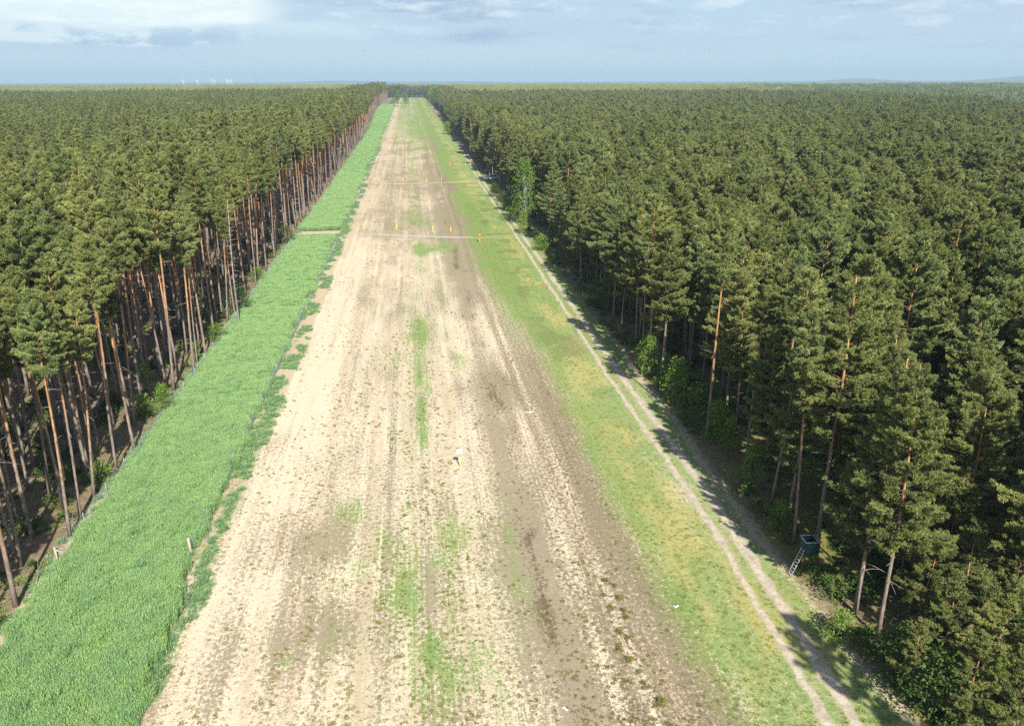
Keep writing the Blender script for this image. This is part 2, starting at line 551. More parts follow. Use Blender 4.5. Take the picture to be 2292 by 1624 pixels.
    F['yellow'] = np.clip(meadow * (0.75 * gauss((xw - 21.0) / 2.3) * sm(fbm(x / 2.0, y / 6.0, 8, 3), 0.42, 0.68) + 0.2 * sm(big, 0.5, 0.7)) + 0.10 * meadow, 0, 1)
    F['olive'] = np.clip(meadow * gauss((xw - 20.0) / 3.5) * sm(fbm(x / 3.0, y / 4.0, 12, 3), 0.52, 0.7) * sm(y, 60, 110), 0, 1)
    # tracks and gravel
    w = 0.23 + 0.10 * (fbm(x * 0, y / 3.0, 10, 3) - 0.5)
    wob = 0.55 * (fbm(x / 0.8, y / 1.6, 11, 3) - 0.5)
    rut = gauss((x - rx + wob) / (w + 0.05)) + gauss((x - rx - 1.62 + wob) / (w + 0.16))
    rut += 0.35 * gauss((x - rx - 1.3) / 1.7) * fbm(x / 1.0, y / 2.5, 13, 3)
    ya, yb, yc = cross_y(x, XA), cross_y(x, XB), cross_y(x, XC)
    ina = sm(x, -17.6, -16.5) * (1 - sm(x, 24, 26))
    fade = 1 - 0.6 * sm(x, 8, 17)
    grav = gauss((y - ya) / (1.25 + 0.5 * (fbm(x / 3.0, y * 0 + 4.4, 19, 3) - 0.5))) ** 2 * ina * fade * 1.15
    F['gravel'] = np.clip(grav, 0, 1)
    inb = sm(x, -14.6, -13.0) * (1 - sm(x, 24, 26))
    rut += 0.9 * gauss((y - yb) / 1.3) * inb + 0.4 * gauss((y - yc) / 4.0) * sm(x, -12, -10) * (1 - sm(x, 8, 16)) + 0.35 * grav
    rut += 0.5 * gauss((y - ya - 0.016 * (x - 8) ** 2) / 0.8) * sm(x, 13, 18) * (1 - sm(x, 24, 25)) + 0.95 * gauss((y - Y_BREAK) / 2.4) * (1 - sm(x, -17.8, -16.5)) * sm(x, -28.5, -27)
    F['rut'] = np.clip(rut, 0, 1.1)
    F['floor'] = np.clip(1 - inside, 0, 1)
    F['moss'] = np.clip(0.22 + 0.9 * (fbm(x / 4.0, y / 4.0, 14, 4) - 0.45) + 0.38 * sm(x, 20, 32), 0, 1)
    # under the crop the soil is green with stems
    cr = sm(x, crop_l(y) - 0.2, crop_l(y) + 0.3) * (1 - sm(x, crop_r(y) - 0.3, crop_r(y) + 0.1))
    F['crop'] = np.clip(cr * (1 - sm(y, Y_BREAK - 11, Y_BREAK - 8) * (1 - sm(y, Y_BREAK + 2.2, Y_BREAK + 3.2))), 0, 1)
    return F


def ground_mesh(name, X, Y, dz=0.0, fn=None):
    gx, gy = np.meshgrid(X, Y)
    if fn is not None:
        gx, gy = fn(gx, gy)
    z = terrain(gx, gy) + dz
    V = np.stack([gx, gy, z], -1).reshape(-1, 3)
    nx, ny = len(X), len(Y)
    i = np.arange(nx - 1)[None] + nx * np.arange(ny - 1)[:, None]
    Fc = np.stack([i, i + 1, i + 1 + nx, i + nx], -1).reshape(-1, 4)
    mb = MB()
    mb.add(V, Fc)
    me = mb.mesh(name, [M['ground']], True)
    for k, arr in fields(V[:, 0], V[:, 1]).items():
        a = me.attributes.new('g_' + k, 'FLOAT', 'POINT')
        a.data.foreach_set('value', arr.astype(np.float32))
    o = ob(name, me)
    o['kind'] = 'structure'
    return o


def make_ground_mat():
    m, t = new_mat('ground')
    P = pos(t)
    A = {k: t.attr('g_' + k) for k in ('bare', 'soil', 'brown', 'dark', 'green', 'yellow', 'olive', 'rut', 'gravel', 'floor', 'moss', 'crop')}
    streak = t.noise(t.mapv(P, (2.4, 0.11, 1)), 1.0, 5, 0.65)
    mott = t.noise(t.mapv(P, (1, 1, 1)), 1.3, 6, 0.68)
    fine = t.noise(P, 5.5, 4, 0.7)
    grit = t.noise(P, 16.0, 3, 0.7)
    mott2 = t.noise(t.mapv(P, (1, 0.8, 1), (31, 17, 0)), 2.3, 6, 0.7)
    patch = t.noise(t.mapv(P, (1, 0.5, 1), (7, 3, 0)), 0.45, 5, 0.62)
    tiny = t.noise(t.mapv(P, (1, 1, 1), (3, 9, 0)), 9.0, 5, 0.75)

    def thr(field, noise, soft=0.16, g=2.2):
        # share of the surface covered = field; the noise decides where
        d = t.math('SUBTRACT', field, t.math('MULTIPLY_ADD', noise, g, 0.5 - 0.5 * g))
        return t.sstep(d, -soft, soft)

    lines = t.noise(t.mapv(P, (5.5, 0.06, 1), (2, 5, 0)), 1.0, 3, 0.6)
    n_s = t.math('MULTIPLY_ADD', streak, 0.25, t.math('MULTIPLY_ADD', lines, 0.35, t.math('MULTIPLY', mott, 0.40)))
    n_m = t.math('MULTIPLY_ADD', mott2, 0.6, t.math('MULTIPLY', fine, 0.4))
    n_t = t.math('MULTIPLY_ADD', tiny, 0.6, t.math('MULTIPLY', mott2, 0.4))
    speck = t.noise(t.mapv(P, (1, 0.85, 1), (13, 29, 0)), 3.4, 5, 0.78)
    speck2 = t.noise(t.mapv(P, (1, 0.9, 1), (41, 7, 0)), 7.5, 4, 0.75)
    nsp = t.math('MULTIPLY_ADD', speck, 0.58, t.math('MULTIPLY_ADD', lines, 0.17, t.math('MULTIPLY', speck2, 0.25)))
    nsd = t.math('MULTIPLY_ADD', speck2, 0.5, t.math('MULTIPLY_ADD', lines, 0.25, t.math('MULTIPLY', mott2, 0.25)))
    sand = t.mix(thr(A['bare'], n_s, 0.30, 3.0), (0.400, 0.328, 0.222), (0.525, 0.448, 0.325))
    sand = t.mix(t.sstep(grit, 0.30, 0.52, 0.40, 0.0), sand, (0.20, 0.155, 0.105))
    c = t.mix(t.math('MULTIPLY', thr(A['soil'], nsp, 0.20, 4.5), 0.88), sand, t.mix(t.sstep(tiny, 0.35, 0.65), (0.100, 0.080, 0.046), (0.235, 0.190, 0.118)))
    c = t.mix(t.math('MULTIPLY', thr(A['brown'], nsp, 0.14, 5.5), 0.80), c, t.mix(tiny, (0.130, 0.100, 0.066), (0.255, 0.214, 0.140)))
    c = t.mix(t.math('MULTIPLY', thr(A['dark'], nsp, 0.16, 4.5), 0.85), c, t.mix(tiny, (0.06, 0.038, 0.028), (0.14, 0.092, 0.058)))
    gcol = t.mix(t.sstep(patch, 0.32, 0.66), (0.200, 0.255, 0.066), (0.140, 0.258, 0.068))
    gcol = t.mix(t.sstep(fine, 0.3, 0.7), t.mix(1.0, gcol, (0.72, 0.74, 0.7), 'MULTIPLY'), gcol)
    gcol = t.mix(thr(A['yellow'], nsd, 0.3, 4.0), gcol, t.mix(patch, (0.315, 0.275, 0.085), (0.265, 0.27, 0.085)))
    gcol = t.mix(t.math('MULTIPLY', thr(A['olive'], nsd, 0.3, 4.0), 0.7), gcol, (0.085, 0.115, 0.028))
    c = t.mix(t.math('MULTIPLY', thr(A['green'], t.math('MULTIPLY_ADD', nsp, 0.6, t.math('MULTIPLY', nsd, 0.4)), 0.22, 4.5), 0.86), c, gcol)
    c = t.mix(t.math('MULTIPLY', A['crop'], 0.9), c, (0.055, 0.095, 0.032))
    rutc = t.mix(t.sstep(mott, 0.35, 0.65), (0.29, 0.245, 0.18), (0.45, 0.395, 0.305))
    c = t.mix(thr(A['rut'], mott, 0.3), c, rutc)
    c = t.mix(thr(A['gravel'], mott, 0.3), c, t.mix(grit, (0.29, 0.272, 0.220), (0.40, 0.38, 0.315)))
    fl = t.mix(t.sstep(mott, 0.35, 0.68), (0.13, 0.092, 0.066), (0.235, 0.175, 0.122))
    fl = t.mix(t.sstep(tiny, 0.5, 0.8, 0.0, 0.6), fl, (0.38, 0.31, 0.23))
    fl = t.mix(t.math('MULTIPLY', thr(A['moss'], n_m, 0.3), 0.85), fl, t.mix(fine, (0.105, 0.115, 0.022), (0.20, 0.195, 0.04)))
    onrut = t.math('SUBTRACT', 1.0, t.math('MULTIPLY', A['rut'], 0.9), clamp=True)
    c = t.mix(t.math('MULTIPLY', thr(A['floor'], mott2, 0.35), onrut), c, fl)
    t.put(t.bsdf.inputs['Base Color'], c)
    t.bsdf.inputs['Roughness'].default_value = 1.0
    t.bsdf.inputs['Specular IOR Level'].default_value = 0.05
    bump = t.n('ShaderNodeBump')
    bump.inputs['Strength'].default_value = 0.8
    bump.inputs['Distance'].default_value = 0.10
    hsum = t.math('ADD', t.math('MULTIPLY', fine, 0.6), t.math('ADD', t.math('MULTIPLY', mott, 0.8), t.math('MULTIPLY', grit, 0.25)))
    t.put(bump.inputs['Height'], hsum)
    t.nt.links.new(bump.outputs[0], t.bsdf.inputs['Normal'])
    return m


M['ground'] = make_ground_mat()
gx_mid = np.arange(-36, 38.01, 0.5)
gx_out = 40 * 1.32 ** np.arange(0, 21)
GX = np.concatenate([-gx_out[::-1], gx_mid, gx_out])
ys = list(np.arange(-40, 320, 0.6))
st = 0.6
while ys[-1] < 9500:
    st = min(st * 1.02, 120)
    ys.append(ys[-1] + st)
GY = np.array([-2000.0, -400.0, -100.0] + ys)
ground_mesh('ground', GX, GY)
# the sandy track and the gravel crossing are sheets of their own on the same soil
TY = GY[(GY > -40) & (GY < 1150)]
U = np.linspace(-1.3, 3.5, 25)
ground_mesh('dirt_track', U, TY, 0.012, lambda u, y: (u + track_x(y), y))
VX = np.arange(-17.5, 22.01, 0.4)
ground_mesh('gravel_path', VX, np.linspace(-2.2, 2.2, 15), 0.008, lambda x, v: (x, cross_y(x, XA) + v))
ground_mesh('sandy_path', np.arange(-14.5, 22.01, 0.5), np.linspace(-2.6, 2.6, 13), 0.008, lambda x, v: (x, cross_y(x, XB) + v))


# ------------------------------------------------------------------ scattering: one object, templates plus points
def scatter(name, temps, pts, mats, parent=None):
    """temps: list of MB; pts: dict p (n,3), r (n,3 euler), s (n,3), i (n). Instances live inside this one object."""
    mb = MB()
    role = []
    for k, tm in enumerate(temps):
        n0 = mb.n
        for v in tm.v:
            mb.v.append(v)
        mb.t += tm.t
        mb.h += tm.h
        mb.f += [f + n0 for f in tm.f]
        mb.m += tm.m
        mb.n += tm.n
        role += [k] * tm.n
    n0 = mb.n
    npt = len(pts['p'])
    mb.v.append(np.asarray(pts['p'], float))
    mb.t.append(np.full(npt, 0.5))
    mb.h.append(np.zeros(npt))
    mb.n += npt
    me = mb.mesh(name, mats)
    role = np.array(role + [-1] * npt, np.int32)
    me.attributes.new('role', 'INT', 'POINT').data.foreach_set('value', role)
    idx = np.concatenate([np.full(n0, -1), pts['i']]).astype(np.int32)
    me.attributes.new('pick', 'INT', 'POINT').data.foreach_set('value', idx)
    for nm, arr in (('turn', pts['r']), ('size', pts['s'])):
        full = np.concatenate([np.zeros((n0, 3)), arr]).astype(np.float32)
        me.attributes.new(nm, 'FLOAT_VECTOR', 'POINT').data.foreach_set('vector', full.ravel())
    o = ob(name, me, parent)
    ng = bpy.data.node_groups.new(name + '_scatter', 'GeometryNodeTree')
    ng.interface.new_socket('Geometry', in_out='INPUT', socket_type='NodeSocketGeometry')
    ng.interface.new_socket('Geometry', in_out='OUTPUT', socket_type='NodeSocketGeometry')
    L = ng.links.new
    gi, go = ng.nodes.new('NodeGroupInput'), ng.nodes.new('NodeGroupOutput')

    def named(nm, dt):
        nd = ng.nodes.new('GeometryNodeInputNamedAttribute')
        nd.data_type = dt
        nd.inputs['Name'].default_value = nm
        return next(s for s in nd.outputs if s.enabled and s.name == 'Attribute')

    def equals(sock, k):
        nd = ng.nodes.new('FunctionNodeCompare')
        nd.data_type = 'INT'
        nd.operation = 'EQUAL'
        ia = [s for s in nd.inputs if s.enabled and s.type == 'INT']
        L(sock, ia[0])
        ia[1].default_value = k
        return nd.outputs[0]

    def separate(k):
        nd = ng.nodes.new('GeometryNodeSeparateGeometry')
        nd.domain = 'POINT'
        L(gi.outputs[0], nd.inputs['Geometry'])
        L(equals(a_role, k), nd.inputs['Selection'])
        return nd.outputs[0]
    a_role, a_pick = named('role', 'INT'), named('pick', 'INT')
    a_turn, a_size = named('turn', 'FLOAT_VECTOR'), named('size', 'FLOAT_VECTOR')
    rot = ng.nodes.new('FunctionNodeEulerToRotation')
    L(a_turn, rot.inputs[0])
    points = separate(-1)
    jn = ng.nodes.new('GeometryNodeJoinGeometry')
    for k in range(len(temps)):
        inst = ng.nodes.new('GeometryNodeInstanceOnPoints')
        L(points, inst.inputs['Points'])
        L(equals(a_pick, k), inst.inputs['Selection'])
        g2i = ng.nodes.new('GeometryNodeGeometryToInstance')
        L(separate(k), g2i.inputs[0])
        L(g2i.outputs[0], inst.inputs['Instance'])
        L(rot.outputs[0], inst.inputs['Rotation'])
        L(a_size, inst.inputs['Scale'])
        L(inst.outputs[0], jn.inputs[0])
    L(jn.outputs[0], go.inputs[0])
    md = o.modifiers.new('scatter', 'NODES')
    md.node_group = ng
    return o


# ------------------------------------------------------------------ tree shapes
def unit(v):
    return v / (np.linalg.norm(v, axis=-1, keepdims=True) + 1e-9)


def blades(mb, P, D, L, wd, n, spread, mat, tint, up=0.0, g=None):
    """n slim triangles from each point P along direction D with random spread"""
    g = g or rng
    k = len(P)
    p = np.repeat(P, n, 0)
    d = unit(np.repeat(D, n, 0) + spread * g.normal(size=(k * n, 3)) + np.array([0, 0, up]))
    l = np.repeat(np.broadcast_to(L, (k,)), n) * g.uniform(0.65, 1.2, k * n)
    side = unit(np.cross(d, g.normal(size=(k * n, 3))))
    wv = side * (np.broadcast_to(wd, (k,)).repeat(n) * g.uniform(0.7, 1.3, k * n))[:, None]
    p = p + 0.06 * g.normal(size=p.shape) * np.repeat(np.broadcast_to(L, (k,)), n)[:, None]
    a = p - wv * 0.35
    b = p + d * (l * 0.55)[:, None] + wv
    b2 = p + d * (l * 0.55)[:, None] - wv
    c = p + d * l[:, None]
    V = np.stack([a, b, c, b2], 1).reshape(-1, 3)
    F = np.arange(k * n * 4).reshape(-1, 4)
    tn = np.clip(np.repeat(np.broadcast_to(tint, (k,)), n) + g.uniform(-0.12, 0.12, k * n), 0, 1)
    mb.add(V, F, mat, np.repeat(tn, 4))


def pine_shape(seed, Ht, cb, Rc, dense=1.0, cone=0.75, layered=0.0, needles=True, bend=0.25, r0=0.15, dead_low=5):
    """returns trunk MB, crown MB (0 needles, 1 twigs); cb = height share where the crown starts"""
    g = np.random.default_rng(seed)
    tr, cr = MB(), MB()
    n = 12
    z = np.linspace(-0.15, Ht, n)
    tz = np.clip(z / Ht, 0, 1)
    ph = g.uniform(0, 6.28)
    bx = bend * (tz ** 1.5) * math.cos(ph) + 0.09 * np.sin(tz * 5 + ph)
    by = bend * (tz ** 1.5) * math.sin(ph) + 0.09 * np.cos(tz * 4.3 + ph)
    rad = r0 * (1 - 0.80 * tz ** 1.15) + 0.05 * np.exp(-z * 2.5).clip(0, 1)
    tr.tube(np.stack([bx, by, z], 1), rad, 7, 0, 0.5, tz)

    def axis(zz):
        return np.array([np.interp(zz, z, bx), np.interp(zz, z, by), zz])
    for _ in range(dead_low):                    # bare snags under the crown
        zz = Ht * g.uniform(cb * 0.55, cb)
        a = g.uniform(0, 6.28)
        ln = g.uniform(0.5, 1.5)
        p0 = axis(zz)
        d = np.array([math.cos(a), math.sin(a), g.uniform(-0.25, 0.3)])
        tr.tube([p0, p0 + d * ln * 0.5, p0 + d * ln + np.array([0, 0, -0.1 * ln])], [0.022, 0.016, 0.008], 4, 1, 0.5, 0.4)
    zs = Ht * cb
    tufts, dirs, tones = [], [], []
    wz = zs
    while wz < Ht - 0.15:
        tt = (wz - zs) / (Ht - zs)
        prof = (1 - tt) ** cone * (0.55 + 0.45 * min(1, tt / 0.18))
        nb = g.integers(4, 7)
        a0 = g.uniform(0, 6.28)
        for k in range(nb):
            if g.uniform() > 0.93 * dense + 0.05:
                continue
            a = a0 + k * 6.283 / nb + g.normal() * 0.25
            ln = max(0.3, Rc * prof * g.uniform(0.55, 1.28) + 0.12)
            upa = (0.02 + 0.75 * tt ** 1.3) + g.normal() * 0.08 - 0.10 * layered
            p0 = axis(wz + g.normal() * 0.12)
            hz = np.array([math.cos(a), math.sin(a), 0])
            q = np.linspace(0, 1, 4)
            curve = ln * q[:, None] * (hz * math.cos(upa) + np.array([0, 0, math.sin(upa)])) + np.array([0, 0, 1.0]) * (0.12 * ln * q[:, None] ** 2)
            pts = p0 + curve
            cr.tube(pts, np.linspace(0.032, 0.008, 4) * (0.5 + 0.5 * ln / max(Rc, 0.1)), 4, 1, 0.5, tt, cap=False)
            tone = g.uniform(0.12, 0.88)
            perp = np.array([-math.sin(a), math.cos(a), 0])
            # the main shoot and a few side shoots, each a dense bottle-brush of needles
            shoots = [(0.30, ln * 0.72, 0.0)]
            for q_ in range(int(2 + ln * 3.2)):
                shoots.append((g.uniform(0.25, 0.85), ln * g.uniform(0.22, 0.42), g.choice([-1, 1]) * g.uniform(0.5, 0.95)))
            for (s0, sl, turn) in shoots:
                nt = max(2, int(sl * 19 * dense) + 1)
                o0 = np.array([np.interp(s0, q, pts[:, i]) for i in range(3)])
                dv = hz * math.cos(turn) + perp * math.sin(turn)
                dv = dv * math.cos(upa + 0.22) + np.array([0, 0, math.sin(upa + 0.22)])
                u_ = g.uniform(0.05, 1.0, nt)[:, None]
                tp = o0 + dv * sl * u_ + np.array([0, 0, 0.16 * sl]) * u_ ** 2 + g.normal(size=(nt, 3)) * 0.05
                tufts.append(tp)
                dirs.append(unit(dv * 0.75 + np.array([0, 0, 0.55]) + 0.25 * g.normal(size=(nt, 3))))
                tones.append(np.clip(tone + g.normal(size=nt) * 0.10 + 0.10 * g.normal(), 0, 1))
        wz += g.uniform(0.34, 0.56) * (1.45 if layered else 1.0)
    tufts.append(np.array([axis(Ht)]))
    dirs.append(np.array([[0, 0, 1.0]]))
    tones.append(np.array([0.7]))
    if needles:
        P, D, T = np.concatenate(tufts), np.concatenate(dirs), np.concatenate(tones)
        blades(cr, P, D, g.uniform(0.13, 0.25, len(P)), 0.0165, 21, 0.75, 0, T, 0.12, g)
    return tr, cr


def leafy(seed, Ht, Rc, z0, n_clump, n_leaf, size, stems=4, stem_r=0.03, shape=1.0, stem_mat=1):
    """broadleaf bush or small tree: stems MB, foliage MB"""
    g = np.random.default_rng(seed)
    st, fo = MB(), MB()
    C = []
    for i in range(n_clump):
        zz = z0 + (Ht - z0) * g.uniform(0.02, 1.0) ** 0.85
        tt = (zz - z0) / (Ht - z0 + 1e-6)
        rr = Rc * (math.sin(min(1, tt * 0.9 + 0.22) * math.pi) ** 0.7) * math.sqrt(g.uniform(0.05, 1.0)) * shape
        a = g.uniform(0, 6.28)
        C.append((rr * math.cos(a), rr * math.sin(a), zz))
    C = np.array(C)
    for k in range(stems):
        a = g.uniform(0, 6.28)
        tgt = C[g.integers(0, len(C))]
        b = np.array([0.12 * Rc * math.cos(a), 0.12 * Rc * math.sin(a), -0.1])
        top = np.array([tgt[0] * 0.6, tgt[1] * 0.6, max(tgt[2], Ht * 0.7)])
        q = np.linspace(0, 1, 5)[:, None]
        pts = b * (1 - q) + top * q + 0.05 * Rc * np.sin(q * 5 + a) * np.array([1, 0.6, 0])
        st.tube(pts, np.linspace(stem_r, stem_r * 0.3, 5), 5, 0, 0.5, np.linspace(0, 1, 5))
    for k in range(min(n_clump, 40)):
        tgt = C[g.integers(0, len(C))]
        b = np.array([0, 0, max(0.0, tgt[2] * 0.6)])
        st.tube([b, (b + tgt) / 2 + np.array([0, 0, 0.05]), tgt], [stem_r * 0.45, stem_r * 0.3, stem_r * 0.12], 4, 0, 0.5, 0.6, cap=False)
    cl = Rc * 0.24
    P = np.repeat(C, n_leaf, 0) + g.normal(size=(n_clump * n_leaf, 3)) * np.array([cl, cl, cl * 0.55])
    P[:, 2] = np.maximum(P[:, 2], 0.04)
    T = np.repeat(g.uniform(0.1, 0.9, n_clump), n_leaf)
    D = unit(P - np.array([0, 0, (z0 + Ht) * 0.35]) + 0.6 * g.normal(size=P.shape))
    blades(fo, P, D, size, size * 0.42, 2, 0.7, 0, T, 0.0, g)
    return st, fo


def merge(*mbs, matmaps=None):
    o = MB()
    for k, m in enumerate(mbs):
        n0 = o.n
        o.v += m.v
        o.t += m.t
        o.h += m.h
        o.f += [f + n0 for f in m.f]
        mp = matmaps[k] if matmaps else None
        o.m += [np.array([mp[x] for x in a]) if mp else a for a in m.m]
        o.n += m.n
    return o


# pine kinds: 0-4 tall forest pines, 5-7 fuller pines of the sunny edge, 8-9 young pines
PINES = []
specs = [(11, 20.5, 0.71, 1.65, 0.95, 0.60, 0), (12, 21.5, 0.73, 1.75, 0.85, 0.65, 0), (13, 19.8, 0.69, 1.5, 1.0, 0.55, 0), (14, 20.8, 0.75, 1.95, 0.8, 0.45, 0),
         (15, 19.2, 0.69, 1.55, 1.0, 0.7, 0), (21, 18.4, 0.36, 3.0, 0.95, 0.60, 0.6), (22, 17.6, 0.30, 2.9, 0.9, 0.65, 1.0), (23, 19.0, 0.42, 2.9, 1.0, 0.55, 0.6),
         (31, 9.0, 0.20, 2.2, 0.95, 0.6, 0.6), (32, 11.5, 0.26, 2.2, 0.9, 0.6, 0.5),
         (41, 18.6, 0.46, 2.45, 1.0, 0.45, 0), (42, 17.6, 0.42, 2.35, 1.05, 0.52, 0.2), (43, 19.2, 0.50, 2.75, 0.95, 0.36, 0.3), (44, 18.0, 0.48, 2.2, 1.0, 0.6, 0)]
for (sd, ht, cb, rc, de, co, la) in specs:
    PINES.append(pine_shape(sd, ht, cb, rc, de, co, la, r0=(0.125 + 0.012 * (sd % 4)) if ht > 14 else 0.085, dead_low=9 if sd < 20 else 6))
HT = np.array([s[1] for s in specs])
PM_T = [m[0].mesh('trunk', [M['bark'], M['dead']], True) for m in PINES]
PM_C = [m[1].mesh('crown', [M['needle'], M['twig']]) for m in PINES]

# ------------------------------------------------------------------ where the pines stand
EDGE_L, EDGE_R = -27.7, 28.6


def edge_l(y):
    return EDGE_L - 8.0 * sm(y, 500, 1000)


def edge_r(y):
    return EDGE_R + 1.0 * sm(y, 100, 170) + 5.0 * sm(y, 420, 1000)



CORR_END = 1560.0
named = [(37, 1356), (47.5, 1267), (34, 1247), (72, 1201), (158, 1200), (113, 1111), (436, 832), (464, 802), (399, 848), (370, 864), (418, 792), (446, 778), (371, 772),
         (294, 949), (303, 951), (331, 838), (253, 949), (200, 942), (527, 712), (499, 708), (551, 667), (573, 648), (597, 605), (616, 585), (300, 1009), (257, 1000), (209, 1026), (199, 1046),
         (1915, 1370), (1967, 1425), (1620, 950), (1452, 838), (1480, 855), (1390, 735), (1740, 1080), (1730, 1075), (1762, 1165), (2290, 1480)]
trees = []       # x, y, kind, scale, rz, lean_x, lean_y, front row?
taken = []
for (dx, dy) in named:
    p = unproj(dx, dy)
    taken.append((p.x, p.y))
    left = p.x < 0
    kind = rng.integers(0, 5) if left else rng.choice([5, 7, 3, 6])
    trees.append((p.x, p.y, kind, rng.uniform(0.97, 1.06), rng.uniform(0, 6.28), rng.normal() * 0.015, 0.03 if left else -0.02, 1))
# low, wide-crowned young pines that stand in the sun at the near corner of the stand
for (dx, dy, kd, sc) in ((2045, 1400, 8, 0.8), (2140, 1420, 8, 0.9), (2250, 1430, 9, 0.8), (2100, 1500, 8, 0.75), (2200, 1540, 8, 0.85), (2290, 1560, 9, 0.75), (2010, 1300, 9, 0.85), (2110, 1310, 9, 0.9),
                         (2230, 1320, 9, 0.95), (2060, 1220, 9, 1.0), (2180, 1230, 9, 1.05), (2285, 1250, 9, 1.0), (2030, 1560, 8, 0.6), (2150, 1640, 8, 0.7), (2260, 1680, 8, 0.8)):
    p = unproj(dx, dy)
    taken.append((p.x, p.y))
    trees.append((p.x, p.y, kd, sc, rng.uniform(0, 6.28), rng.normal() * 0.03, rng.normal() * 0.03, 0))
taken = np.array(taken)


def in_view(x, y, margin=9.0):
    a = np.degrees(np.arctan2(x, y))
    return (a > math.degrees(YAW) - 33 - margin) & (a < math.degrees(YAW) + 33 + margin) & (y > 20)


def grid_trees(x0, x1, y0, y1, sp):
    xs = np.arange(x0, x1, sp)
    yy = np.arange(y0, y1, sp)
    gx, gy = np.meshgrid(xs, yy)
    gx = gx + rng.uniform(-0.45, 0.45, gx.shape) * sp + (np.arange(len(yy)) % 2)[:, None] * sp * 0.5
    gy = gy + rng.uniform(-0.45, 0.45, gy.shape) * sp
    return gx.ravel(), gy.ravel()


FULL = 1000.0
cand = []
for (x0, x1, y0, y1, sp) in ((-640, EDGE_L - 0.8, -45, 1000, 3.1), (EDGE_R - 0.6, 860, -45, 1000, 3.2)):
    gx, gy = grid_trees(x0, x1, y0, y1, sp)
    if x0 < 0:
        ok = gx < edge_l(gy) - 0.2 + 1.0 * (fbm(gy / 8, 0.5, 41, 2) - 0.5)
    else:
        ok = gx > edge_r(gy) - 0.5 + 3.0 * (fbm(gy / 10, 0.5, 42, 2) - 0.4)
    near_edge = (gx > -62) & (gx < 62) & (gy < 60)
    ok &= ((np.hypot(gx, gy) < FULL) & in_view(gx, gy)) | near_edge
    # the stand thins towards its left front, where the ground shows between trunks
    thin = np.where((gx < 0) & (gx > -38) & (gy < 150), 0.17, np.where((gx > 0) & (gx < 37) & (gy < 120), 0.05, 0.08))
    ok &= rng.uniform(size=gx.shape) > thin
    ok &= ~((gx > 30.5) & (gx < 42) & (gy < 36))
    ok &= ~((gx > 0) & (gx <= 30.5) & (gy < 36) & (rng.uniform(size=gx.shape) < 0.4))
    cand.append(np.stack([gx[ok], gy[ok]], 1))
for sgn in (-1, 1):                                    # bands that hem the far clearing
    x0, x1 = (-62, EDGE_L) if sgn < 0 else (EDGE_R, 64)
    gx, gy = grid_trees(x0, x1, 980, CORR_END, 3.2)
    ok = (np.hypot(gx, gy) >= FULL)
    ok &= (gx < edge_l(gy) + 1.5 * (fbm(gy / 14, 0.5, 43, 2) - 0.6)) if sgn < 0 else (gx > edge_r(gy) + 2.5 * (fbm(gy / 14, 0.5, 44, 2) - 0.4))
    cand.append(np.stack([gx[ok], gy[ok]], 1))
gx, gy = grid_trees(-62, 64, CORR_END, CORR_END + 70, 3.2)   # wood that closes the far end
cand.append(np.stack([gx, gy], 1))
cand = np.concatenate(cand)
# keep clear of the named trunks, the vehicles and the high seat
P_SEAT = Vector((27.68, 47.5, 0))
P_LADDER = Vector((26.13, 47.1, 0))
P_VAN = unproj(1097, 402)
P_CAR = unproj(1119, 400)
for q, rad in [((a[0], a[1]), 1.9) for a in taken] + [((P_SEAT.x, P_SEAT.y), 2.0), ((P_SEAT.x - 0.3, P_SEAT.y - 3), 2.6), ((P_LADDER.x, P_LADDER.y), 1.6), ((P_VAN.x, P_VAN.y), 3.4), ((P_VAN.x - 2, P_VAN.y - 5), 4.0), ((P_CAR.x, P_CAR.y), 3.4), ((P_CAR.x, P_CAR.y - 6), 3.6)]:
    cand = cand[np.hypot(cand[:, 0] - q[0], cand[:, 1] - q[1]) > rad]
for (dx, dy, ln) in ((1462, 838, 15), (1512, 858, 14), (1700, 1010, 12), (1174, 503, 17), (1186, 520, 12), (1152, 492, 12)):   # gaps on the sunny side of the bright bushes
    q = unproj(dx, dy)
    al = (cand[:, 0] - q.x) * 0.156 - (cand[:, 1] - q.y) * 0.988
    ac = (cand[:, 0] - q.x) * 0.988 + (cand[:, 1] - q.y) * 0.156
    cand = cand[~((al > -2) & (al < ln) & (np.abs(ac) < 2.3))]
def broad_zone(x, y):
    """part of the far land is covered by broadleaf wood"""
    az_ = np.degrees(np.arctan2(x, y))
    d = np.hypot(x, y)
    d0 = 1080 - 30 * np.clip(az_ - 24, 0, 15)
    a = sm(az_, 19, 24) * sm(d, d0 - 60, d0 + 60) * (1 - sm(d, 1750, 2100))
    return a * (0.45 + fbm(x / 110, y / 110, 61, 3)) > 0.80


